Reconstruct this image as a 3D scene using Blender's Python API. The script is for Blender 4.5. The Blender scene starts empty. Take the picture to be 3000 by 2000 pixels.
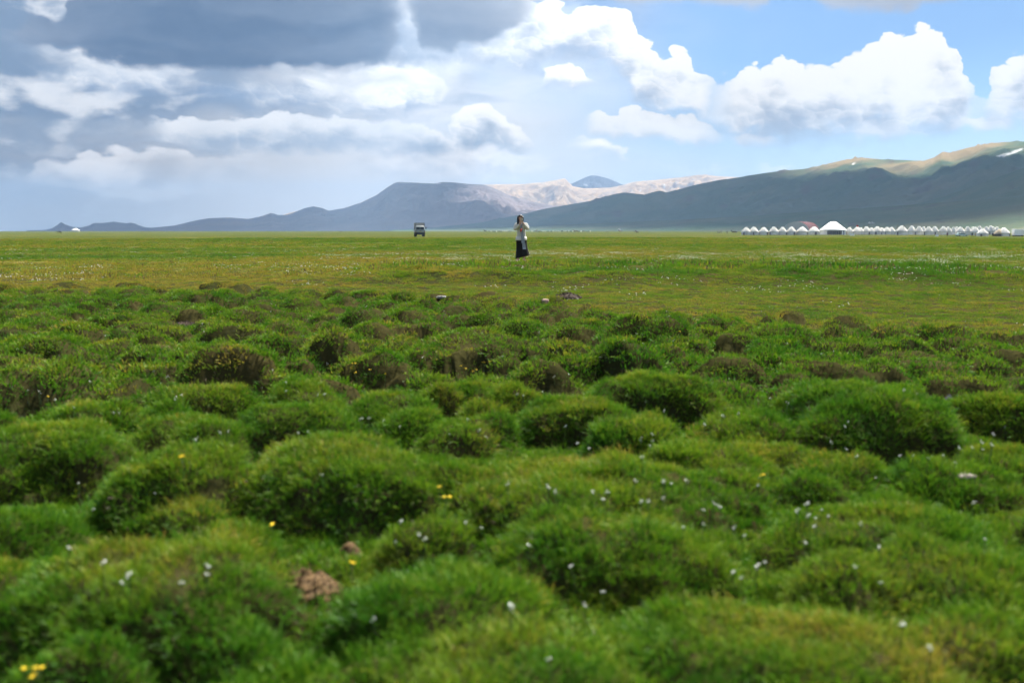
import bpy, bmesh, math, random
import numpy as np
from mathutils import Vector, Matrix, Euler

scene = bpy.context.scene
R = math.radians

# ------------------------------------------------------------------ camera, light, sky
CAM_Z = 1.15
cam_data = bpy.data.cameras.new("camera")
cam_data.lens = 35.0
cam_data.sensor_width = 36.0
cam_data.clip_start = 0.05
cam_data.clip_end = 60000.0
cam_data.dof.use_dof = True
cam_data.dof.focus_distance = 34.0
cam_data.dof.aperture_fstop = 2.0
camera = bpy.data.objects.new("camera", cam_data)
scene.collection.objects.link(camera)
camera.location = (0.0, 0.0, CAM_Z)
camera.rotation_euler = (R(90.0 - 6.416), 0.0, 0.0)
scene.camera = camera

SUN_EL, SUN_AZ = 56.0, 30.0          # degrees; azimuth measured from +Y (view) towards +X
sun_data = bpy.data.lights.new("sun", 'SUN')
sun_data.energy = 5.0
sun_data.angle = R(5.0)
sun_data.color = (1.0, 0.95, 0.86)
sun = bpy.data.objects.new("sun", sun_data)
scene.collection.objects.link(sun)
SUN_DIR = Vector((math.sin(R(SUN_AZ)) * math.cos(R(SUN_EL)), math.cos(R(SUN_AZ)) * math.cos(R(SUN_EL)), math.sin(R(SUN_EL))))
sun.rotation_euler = (-SUN_DIR).to_track_quat('-Z', 'Y').to_euler()

scene.view_settings.view_transform = 'Standard'
scene.view_settings.look = 'None'
scene.view_settings.exposure = 1.76
scene.view_settings.gamma = 1.0
scene.view_settings.use_curve_mapping = False
scene.render.engine = 'CYCLES'
cy = scene.cycles
cy.max_bounces = 4
cy.diffuse_bounces = 2
cy.glossy_bounces = 2
cy.transmission_bounces = 4
cy.volume_bounces = 0
cy.transparent_max_bounces = 8
cy.use_denoising = True
cy.use_adaptive_sampling = True
cy.adaptive_threshold = 0.05
cy.sample_clamp_indirect = 6.0

# cloud decks: (azimuth, top elevation, base elevation, tone 0 grey - 1 white, density), degrees
DECKS = {
    'low': [(-28.13, 2.75, 1.24, 0.3, 0), (-26.15, 3.13, 1.59, 0.5, 0.468), (-24.73, 3.61, 1.83, 0.8, 0.7488), (-22.85, 4.1, 1.97, 0.9, 0.8424), (-20.06, 4.52, 2.01, 1, 0.8424), (-17.62, 4.47, 2.04, 0.9, 0.7956), (-16.27, 4.16, 2.17, 0.6, 0.6552), (-14.66, 4.14, 2.31, 0.5, 0.5616), (-13.02, 4.5, 2.44, 0.6, 0.702), (-10.17, 5.02, 2.59, 0.8, 0.7956), (-7.27, 5.2, 2.73, 0.85, 0.7956), (-4.34, 5.09, 2.74, 0.9, 0.7956), (-2.86, 4.81, 2.75, 0.9, 0.7956), (0.1, 4.57, 2.51, 0.95, 0.7488), (1.95, 3.96, 2.75, 0.9, 0.6), (2.69, 4.66, 3.31, 0.95, 0.9), (3.8, 5.09, 3.3, 1, 1), (5.51, 5.08, 3.3, 1, 1), (6.54, 4.73, 3.39, 0.95, 0.95), (7.03, 3.86, 3.38, 0.9, 0.3), (9.41, 3.75, 3.12, 0.9, 0.45), (11.32, 3.87, 3.1, 0.9, 0.5), (13.45, 3.46, 3.13, 0.9, 0.2), (13.79, 3.88, 3.12, 0.95, 0.85), (14.95, 4, 3.1, 0.95, 0.85), (15.44, 3.61, 3.14, 0.9, 0.5), (16.9, 3.59, 3.12, 0.9, 0.4), (17.58, 3.34, 3.11, 0.9, 0), (27.85, 2.97, 2.93, 0.9, 0)],
    'midleft': [(-28.38, 5.51, 3.55, 0.2, 0), (-19.99, 5.77, 4.02, 0.35, 0.2), (-18.67, 6.04, 4.29, 0.9, 0.9), (-16.89, 5.98, 3.98, 0.75, 0.9), (-14.84, 6.23, 3.79, 0.8, 0.95), (-12.04, 6.4, 3.71, 0.75, 0.95), (-9.67, 6.21, 3.86, 0.8, 0.9), (-7.74, 5.96, 4, 0.7, 0.8), (-6.77, 6.26, 3.89, 0.75, 0.85), (-5.31, 6.22, 3.9, 0.8, 0.9), (-3.84, 5.88, 3.84, 0.9, 0.9), (-3.25, 5.17, 3.91, 0.9, 0.5), (-3.1, 6.43, 4.08, 0.95, 0), (-3, 6.53, 4.03, 1, 1), (-2.56, 7.05, 3.99, 1, 1), (-1.18, 7.01, 3.99, 1, 1), (-0.84, 6.2, 3.99, 1, 1), (0.22, 5.77, 4.04, 1, 1), (0.74, 5.1, 4.04, 0.95, 1), (1.04, 4.33, 4.04, 0.9, 0), (1.37, 8.42, 7.74, 0.95, 0), (1.71, 8.84, 7.72, 0.95, 0.95), (3.03, 9.35, 7.66, 1, 1), (4.01, 8.87, 7.66, 1, 0.95), (4.55, 8.12, 7.7, 0.9, 0), (27.63, 7.23, 6.85, 0.9, 0)],
    'midright': [(0.59, 6.3, 5.05, 1, 0), (4.15, 6.33, 5.04, 0.95, 0), (4.57, 6.56, 4.99, 0.95, 0.95), (5.01, 6.75, 5.03, 1, 1), (5.86, 6.5, 4.91, 1, 1), (6.47, 6.97, 4.83, 1, 1), (7.44, 6.67, 4.82, 1, 1), (8.89, 6.37, 4.75, 1, 1), (10.33, 6.2, 4.38, 0.95, 1), (11.28, 5.66, 4.6, 0.8, 0.7), (12.05, 5.18, 4.52, 0.8, 0), (12.52, 5.26, 4.37, 0.95, 0.95), (14.11, 5.23, 4.34, 0.95, 0.95), (14.94, 4.84, 4.46, 0.9, 0), (18.67, 5.34, 4.97, 0.9, 0), (19.15, 5.68, 4.64, 0.95, 0.95), (21.23, 5.7, 4.58, 0.95, 0.95), (21.75, 5.14, 4.78, 0.8, 0), (22.92, 5.41, 5.1, 0.9, 0), (23.37, 5.79, 4.86, 0.95, 0.95), (25.97, 5.8, 4.8, 0.95, 0.95), (26.53, 5.38, 4.95, 0.9, 0), (27.74, 5.11, 4.96, 0.9, 0)],
    'bank_a': [(-6.68, 14.19, 8.46, 0.4, 0), (-5.97, 13.77, 8.71, 0.5, 0.9), (-4.28, 13.58, 8.38, 0.8, 1), (-1.85, 13.39, 8.4, 0.9, 1), (0.58, 12.84, 8.64, 1, 1), (3.02, 12.31, 8.74, 1, 1), (5.44, 12.27, 8.53, 1, 1), (6.54, 11.65, 7.2, 1, 1), (6.97, 10.62, 6.37, 1, 1), (7.89, 10.03, 6, 1, 1), (8.9, 9.71, 5.8, 1, 1), (9.14, 10.02, 5.75, 1, 1), (10.04, 9.81, 5.61, 1, 1), (10.58, 8.7, 5.37, 1, 1), (11.26, 7.99, 4.89, 0.8, 0.6), (12.43, 8.51, 4.39, 0.95, 1), (12.8, 8.95, 4.22, 1, 1), (14.52, 9.07, 4.05, 1, 1), (16.12, 9.04, 4.02, 1, 1), (17.36, 8.76, 4.06, 1, 1), (17.79, 9.5, 4.12, 1, 1), (19.22, 9.73, 4.18, 1, 1), (20.07, 10.2, 4.25, 1, 1), (21.57, 10.27, 4.29, 1, 1), (22.94, 9.96, 4.36, 1, 1), (23.67, 9.23, 4.45, 1, 1), (23.82, 8.32, 4.49, 1, 1), (24.3, 6.75, 4.65, 0.8, 0.45), (24.86, 6.87, 4.63, 0.8, 0.5), (25.19, 8.23, 4.62, 0.95, 1), (25.9, 8.57, 4.59, 1, 1), (28.02, 9.27, 4.5, 1, 1)],
    'whiteband': [(-27.77, 9.9, 7.46, 0.4, 0), (-25.45, 9.68, 7.19, 0.5, 0.4), (-24.07, 9.11, 6.73, 0.8, 0.8), (-22.63, 9.47, 6.58, 1, 0.95), (-20.74, 9.16, 6.45, 0.7, 0.9), (-17.91, 9.09, 6.33, 0.75, 0.9), (-15.68, 8.97, 6.07, 0.85, 0.95), (-12.92, 9.08, 5.91, 0.9, 0.95), (-9.15, 8.97, 5.63, 0.9, 0.95), (-6.74, 9.25, 5.73, 1, 1), (-5.53, 9.04, 5.91, 1, 1), (-4.31, 8.71, 6.04, 1, 1), (-3.92, 7.77, 6.05, 0.95, 0.9), (-3.58, 8.25, 6.29, 0.6, 0.6), (-1.86, 8.49, 7.08, 0.6, 0.55), (-0.64, 7.91, 7.2, 0.6, 0.45), (-0.15, 7.56, 7.25, 0.6, 0), (27.66, 6.7, 6.43, 0.6, 0)],
    'dark': [(-28.07, 10.47, 9.87, 0.5, 0), (-26.37, 10.02, 9.4, 0.4, 0.8), (-25.39, 10.62, 8.95, 0.25, 1), (-23.57, 10.87, 8.86, 0.15, 1), (-23.24, 11.73, 8.88, 0.15, 1), (-21.89, 12.47, 8.65, 0.1, 1), (-19.76, 13.06, 8.28, 0.05, 1), (-17.81, 13.21, 8.09, 0, 1), (-15.57, 13.36, 8.12, 0, 1), (-12.83, 13.51, 8.49, 0.05, 1), (-9.55, 13.66, 8.49, 0.1, 1), (-7.41, 13.73, 8.73, 0.15, 1), (-6.68, 13.75, 9.36, 0.3, 1), (-6.14, 13.77, 11.09, 0.6, 0.5), (-5.61, 13.78, 11.33, 0.6, 0.45), (-5.04, 13.79, 9.65, 0.3, 0.95), (-3.3, 13.82, 9.41, 0.3, 0.95), (-1.36, 13.84, 9.82, 0.35, 0.95), (0.1, 13.84, 10.92, 0.45, 0.9), (0.95, 13.84, 11.6, 0.6, 0.5), (1.79, 13.83, 12.95, 0.8, 0), (4.93, 13.79, 12.69, 0.85, 0), (5.9, 13.77, 12.17, 0.9, 0.9), (10.17, 13.63, 11.98, 0.9, 0.9), (13.77, 13.46, 11.63, 0.9, 0.9), (14.45, 13.42, 12.34, 0.9, 0), (16.03, 13.32, 12.21, 0.9, 0), (16.59, 13.29, 11.52, 0.9, 0.9), (20.95, 12.96, 10.85, 0.85, 0.95), (22.4, 12.84, 11.25, 0.9, 0.9), (24.04, 12.68, 11.33, 0.9, 0.6), (27.75, 12.3, 11.3, 0.9, 0)],
}


def build_sky():
    world = bpy.data.worlds.new("World")
    scene.world = world
    world.use_nodes = True
    nt = world.node_tree
    nt.nodes.clear()
    N, Lk = nt.nodes, nt.links

    def put(sock, v):
        if isinstance(v, bpy.types.NodeSocket):
            Lk.new(v, sock)
        elif v is not None:
            sock.default_value = v

    def M(op, a, b=None, c=None, clamp=False):
        n = N.new('ShaderNodeMath'); n.operation = op; n.use_clamp = clamp
        for i, v in enumerate((a, b, c)):
            put(n.inputs[i], v)
        return n.outputs[0]

    def V(op, a, b=None, s=None):
        n = N.new('ShaderNodeVectorMath'); n.operation = op
        put(n.inputs[0], a); put(n.inputs[1], b)
        if s is not None: put(n.inputs['Scale'], s)
        return n.outputs[0]

    def sm(x, lo, hi):
        n = N.new('ShaderNodeMapRange'); n.interpolation_type = 'SMOOTHSTEP'
        put(n.inputs[0], x); put(n.inputs[1], lo); put(n.inputs[2], hi)
        n.inputs[3].default_value = 0.0; n.inputs[4].default_value = 1.0
        return n.outputs[0]

    def mix(f, a, b):
        n = N.new('ShaderNodeMix'); n.data_type = 'RGBA'; n.clamp_factor = True
        put(n.inputs[0], f)
        for i, v in ((6, a), (7, b)):
            if isinstance(v, tuple): n.inputs[i].default_value = (*v, 1.0)
            else: Lk.new(v, n.inputs[i])
        return n.outputs[2]

    def noise(vec, scale, detail, rough=0.55, color=False):
        n = N.new('ShaderNodeTexNoise'); n.noise_dimensions = '3D'
        Lk.new(vec, n.inputs['Vector'])
        n.inputs['Scale'].default_value = scale; n.inputs['Detail'].default_value = detail
        n.inputs['Roughness'].default_value = rough
        return n.outputs['Color' if color else 0]

    tc = N.new('ShaderNodeTexCoord')
    d = tc.outputs['Generated']
    sep = N.new('ShaderNodeSeparateXYZ'); Lk.new(d, sep.inputs[0])
    x, y, z = sep.outputs
    az = M('MULTIPLY', M('ARCTAN2', x, y), 57.29578)
    el = M('MULTIPLY', M('ARCSINE', z), 57.29578)

    # blue sky
    sky = N.new('ShaderNodeTexSky'); sky.sky_type = 'NISHITA'
    sky.sun_disc = False
    sky.sun_elevation = R(SUN_EL); sky.sun_rotation = R(SUN_AZ)
    sky.altitude = 2600.0; sky.air_density = 1.0; sky.dust_density = 0.5; sky.ozone_density = 1.6
    blue = V('MULTIPLY', sky.outputs[0], (0.092, 0.103, 0.109))

    # noise fields shared by every deck
    flat = V('MULTIPLY', d, (1.0, 1.0, 1.5))
    warp_big = noise(flat, 11.0, 2.0, 0.5, color=True)
    warp_fine = noise(flat, 34.0, 5.0, 0.56, color=True)
    strat = noise(V('MULTIPLY', V('ADD', d, V('SCALE', warp_big, s=0.05)), (1.0, 1.0, 4.5)), 7.0, 5.0, 0.55)
    vor = N.new('ShaderNodeTexVoronoi'); vor.voronoi_dimensions = '3D'; vor.feature = 'F1'
    vin = V('ADD', flat, V('SCALE', warp_fine, s=0.030))
    Lk.new(vin, vor.inputs['Vector'])
    vor.inputs['Scale'].default_value = 56.0
    puff = M('SUBTRACT', 0.45, vor.outputs['Distance'])          # + at billow centres
    # billow facing: offset from the billow's centre against the sunward direction
    dn = N.new('ShaderNodeVectorMath'); dn.operation = 'DOT_PRODUCT'
    Lk.new(V('SUBTRACT', vin, vor.outputs['Position']), dn.inputs[0])
    dn.inputs[1].default_value = (30.0, 6.0, 38.0)
    facing = dn.outputs['Value']
    sb = N.new('ShaderNodeSeparateColor'); Lk.new(warp_big, sb.inputs[0])
    sf = N.new('ShaderNodeSeparateColor'); Lk.new(warp_fine, sf.inputs[0])
    nb = [M('SUBTRACT', o, 0.5) for o in sb.outputs[:3]]
    nf = [M('SUBTRACT', o, 0.5) for o in sf.outputs[:3]]
    ns = M('SUBTRACT', strat, 0.5)
    relief_n = M('ADD', M('MULTIPLY', facing, 0.30), M('ADD', M('MULTIPLY', nf[2], 1.6), M('MULTIPLY', nb[2], 2.0)))

    def warped(big, fine, pf):
        a2 = M('ADD', M('MULTIPLY_ADD', nb[0], big * 1.5, az), M('MULTIPLY', nf[0], fine * 1.2))
        e2 = M('ADD', M('MULTIPLY_ADD', nb[1], big, el), M('MULTIPLY', nf[1], fine))
        e2 = M('MULTIPLY_ADD', puff, -pf, e2)
        return a2, e2

    def deck(name, col, lit, grey, warp, top_soft, base_soft, lo=0.0, hi=0.65, relief=0.35, str_amt=0.0, patchy=0.0):
        st = DECKS[name]
        a2, e2 = warped(*warp)
        rp = N.new('ShaderNodeValToRGB'); cr = rp.color_ramp
        cr.interpolation = 'LINEAR'
        el0 = cr.elements
        while len(el0) > 1: el0.remove(el0[-1])
        for i, (a, t, b, tone, den) in enumerate(st):
            p = (a + 30.0) / 60.0
            e_ = el0[0] if i == 0 else el0.new(p)
            if i == 0: e_.position = p
            e_.color = ((t + 2.0) / 20.0, (b + 2.0) / 20.0, tone, den)
        put(rp.inputs[0], M('MULTIPLY_ADD', a2, 1 / 60.0, 0.5, clamp=True))
        sc = N.new('ShaderNodeSeparateColor'); Lk.new(rp.outputs[0], sc.inputs[0])
        top = M('MULTIPLY_ADD', sc.outputs[0], 20.0, -2.0)
        base = M('MULTIPLY_ADD', sc.outputs[1], 20.0, -2.0)
        tone, den = sc.outputs[2], rp.outputs[1]
        ft = M('SUBTRACT', top, e2); fb = M('SUBTRACT', e2, base)
        al = M('MULTIPLY', M('MULTIPLY', sm(ft, 0.0, top_soft), sm(fb, 0.0, base_soft)), den)
        if patchy:
            al = M('MULTIPLY', al, sm(M('ADD', M('MULTIPLY', ns, 1.0), M('MULTIPLY', nb[1], 0.9)), -0.30 * (1.2 - patchy), 0.10))
        h = M('DIVIDE', fb, M('MAXIMUM', M('SUBTRACT', top, base), 0.3))
        sh = M('MULTIPLY_ADD', relief_n, relief, h)
        if str_amt:
            sh = M('MULTIPLY_ADD', ns, str_amt, sh)
            tone = M('MULTIPLY_ADD', ns, str_amt, tone)
        f = M('MULTIPLY', sm(sh, lo, hi), tone, clamp=True)
        return mix(al, col, mix(f, grey, lit))

    # pale veil of haze and rain to the left, thinner near the horizon
    veil_n = M('MULTIPLY_ADD', nb[0], 14.0, az)
    veil = M('MULTIPLY', sm(veil_n, 15.0, -9.0), 0.95)
    vt = sm(M('MULTIPLY_ADD', ns, 16.0, M('MULTIPLY_ADD', az, -0.24, el)), 5.0, 13.0)
    vlow = mix(sm(az, -6.0, -22.0), (0.98, 0.91, 0.85), (0.50, 0.47, 0.46))
    vcol = mix(vt, vlow, (0.125, 0.175, 0.265))
    vcol = mix(M('MULTIPLY', sm(M('ADD', M('MULTIPLY_ADD', nf[0], 0.45, ns), M('MULTIPLY', nb[2], 0.7)), -0.02, 0.20), 0.75), vcol, (1.0, 0.96, 0.92))
    col = mix(veil, blue, vcol)
    # whitening towards the horizon over the hills
    col = mix(M('MULTIPLY', sm(el, 8.0, 0.0), 0.62), col, (0.80, 0.83, 0.88))
    col = mix(M('MULTIPLY', sm(M('MULTIPLY_ADD', ns, 10.0, az), -10.0, -24.0), 0.75), col, vcol)

    col = mix(M('MULTIPLY', M('MULTIPLY', sm(el, 5.5, 1.0), sm(M('ABSOLUTE', M('ADD', az, 4.0)), 22.0, 4.0)), 0.8), col, (1.12, 1.02, 0.93))
    W = (0.98, 0.97, 0.95)
    col = deck('low', col, (1.30, 1.22, 1.14), (0.46, 0.52, 0.62), (1.4, 1.5, 0.5), 0.3, 1.0, -0.1, 0.8, 0.75, 0.9, 0.2)
    col = deck('midleft', col, (1.08, 1.04, 0.99), (0.30, 0.38, 0.50), (1.1, 1.2, 0.45), 0.16, 1.0, 0.1, 0.75, 0.45, 0.5)
    col = deck('midright', col, W, (0.56, 0.63, 0.73), (0.25, 0.9, 0.45), 0.10, 0.6, -0.1, 0.6, 0.45)
    col = deck('bank_a', col, (0.96, 0.95, 0.935), (0.38, 0.44, 0.54), (0.8, 1.4, 0.9), 0.18, 1.8, 0.05, 0.78, 0.66)
    col = deck('whiteband', col, (0.98, 0.95, 0.91), (0.24, 0.32, 0.46), (1.8, 1.4, 0.40), 0.45, 1.6, 0.15, 0.75, 0.5, 0.7, 0.25)
    col = deck('dark', col, (0.48, 0.51, 0.57), (0.035, 0.066, 0.14), (1.1, 1.2, 0.25), 0.35, 0.55, -1.2, -0.2, 0.25, 0.7)

    # the rest of the dome: broken cloud of the same sort overhead and behind
    out = M('MAXIMUM', sm(el, 12.6, 17.0), sm(M('ABSOLUTE', az), 27.5, 33.0))
    nn = noise(V('MULTIPLY', d, (1.0, 1.0, 1.4)), 3.2, 6.0, 0.55)
    cov = sm(nn, 0.44, 0.56)
    ccol = mix(sm(nn, 0.48, 0.62), (0.92, 0.92, 0.92), (0.28, 0.33, 0.42))
    rest = mix(M('MULTIPLY', cov, sm(el, 0.0, 4.0)), blue, ccol)
    col = mix(out, col, rest)

    bg = N.new('ShaderNodeBackground'); Lk.new(col, bg.inputs[0]); bg.inputs[1].default_value = 0.40
    wo = N.new('ShaderNodeOutputWorld'); Lk.new(bg.outputs[0], wo.inputs[0])
    world.cycles.sampling_method = 'MANUAL'
    world.cycles.sample_map_resolution = 512

build_sky()

# ------------------------------------------------------------------ helpers
col_main = scene.collection
rng = np.random.default_rng(11)

def tag(o, label=None, category=None, group=None, kind=None):
    if label: o["label"] = label
    if category: o["category"] = category
    if group: o["group"] = group
    if kind: o["kind"] = kind
    return o

def link(o, parent=None):
    col_main.objects.link(o)
    if parent is not None: o.parent = parent
    return o

def mesh_from(name, verts, faces, mat=None, smooth=True):
    me = bpy.data.meshes.new(name)
    if isinstance(faces, np.ndarray):
        v = np.asarray(verts, dtype=np.float32)
        nf, k = faces.shape
        me.vertices.add(len(v)); me.vertices.foreach_set("co", v.ravel())
        me.loops.add(nf * k); me.loops.foreach_set("vertex_index", faces.astype(np.int32).ravel())
        me.polygons.add(nf)
        me.polygons.foreach_set("loop_start", np.arange(0, nf * k, k, dtype=np.int32))
        me.polygons.foreach_set("loop_total", np.full(nf, k, dtype=np.int32))
        me.update(calc_edges=True); me.validate()
    else:
        me.from_pydata([tuple(p) for p in verts], [], faces); me.update()
    if smooth: me.polygons.foreach_set("use_smooth", np.ones(len(me.polygons), dtype=bool))
    if mat: me.materials.append(mat)
    return me

def fattr(me, name, vals, domain='POINT', typ='FLOAT'):
    at = me.attributes.new(name, typ, domain)
    at.data.foreach_set("value" if typ in ('FLOAT', 'INT') else "vector", np.asarray(vals).ravel())

# gradient noise on arrays
_perm = np.random.default_rng(5).permutation(512)
_perm = np.concatenate([_perm, _perm, _perm])
_ga = np.random.default_rng(6).random(512) * 2 * np.pi
def gnoise(x, y):
    xi = np.floor(x).astype(np.int64); yi = np.floor(y).astype(np.int64)
    xf = x - xi; yf = y - yi
    u = xf * xf * xf * (xf * (xf * 6 - 15) + 10); v = yf * yf * yf * (yf * (yf * 6 - 15) + 10)
    def g(ix, iy, fx, fy):
        a = _ga[_perm[_perm[ix & 511] + (iy & 511)]]
        return np.cos(a) * fx + np.sin(a) * fy
    n00 = g(xi, yi, xf, yf); n10 = g(xi + 1, yi, xf - 1, yf)
    n01 = g(xi, yi + 1, xf, yf - 1); n11 = g(xi + 1, yi + 1, xf - 1, yf - 1)
    return (n00 * (1 - u) + n10 * u) * (1 - v) + (n01 * (1 - u) + n11 * u) * v

def fbm(x, y, octs=4, gain=0.5, lac=2.03):
    s = np.zeros_like(x, dtype=float); a = 1.0
    for i in range(octs):
        s += a * gnoise(x + 17.3 * i, y - 9.1 * i); x = x * lac; y = y * lac; a *= gain
    return s

def ridged(x, y, octs=4, gain=0.5):
    s = np.zeros_like(x, dtype=float); a = 1.0
    for i in range(octs):
        s += a * (1 - np.abs(gnoise(x + 5.3 * i, y + 3.7 * i)) * 2.2); x = x * 2.07; y = y * 2.07; a *= gain
    return s

def sstep(x, lo, hi):
    t = np.clip((x - lo) / (hi - lo), 0, 1)
    return t * t * (3 - 2 * t)

# ---- material helper
def new_mat(name):
    m = bpy.data.materials.new(name); m.use_nodes = True
    nt = m.node_tree
    return m, nt, nt.nodes["Principled BSDF"]

def plain_mat(name, color, rough=0.7, var=0.12, scale=6.0, metal=0.0, bump=0.0):
    m, nt, b = new_mat(name)
    N, Lk = nt.nodes, nt.links
    tc = N.new('ShaderNodeTexCoord')
    nz = N.new('ShaderNodeTexNoise'); nz.inputs['Scale'].default_value = scale; nz.inputs['Detail'].default_value = 4
    Lk.new(tc.outputs['Object'], nz.inputs['Vector'])
    mr = N.new('ShaderNodeMapRange'); Lk.new(nz.outputs[0], mr.inputs[0])
    mr.inputs[1].default_value = 0.3; mr.inputs[2].default_value = 0.7
    mr.inputs[3].default_value = 1 - var; mr.inputs[4].default_value = 1 + var
    vm = N.new('ShaderNodeVectorMath'); vm.operation = 'SCALE'
    vm.inputs[0].default_value = color; Lk.new(mr.outputs[0], vm.inputs['Scale'])
    Lk.new(vm.outputs[0], b.inputs['Base Color'])
    b.inputs['Roughness'].default_value = rough; b.inputs['Metallic'].default_value = metal
    b.inputs['Specular IOR Level'].default_value = 0.3
    if bump:
        bp = N.new('ShaderNodeBump'); bp.inputs['Strength'].default_value = bump; bp.inputs['Distance'].default_value = 0.02
        Lk.new(nz.outputs[0], bp.inputs['Height']); Lk.new(bp.outputs[0], b.inputs['Normal'])
    return m

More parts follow.
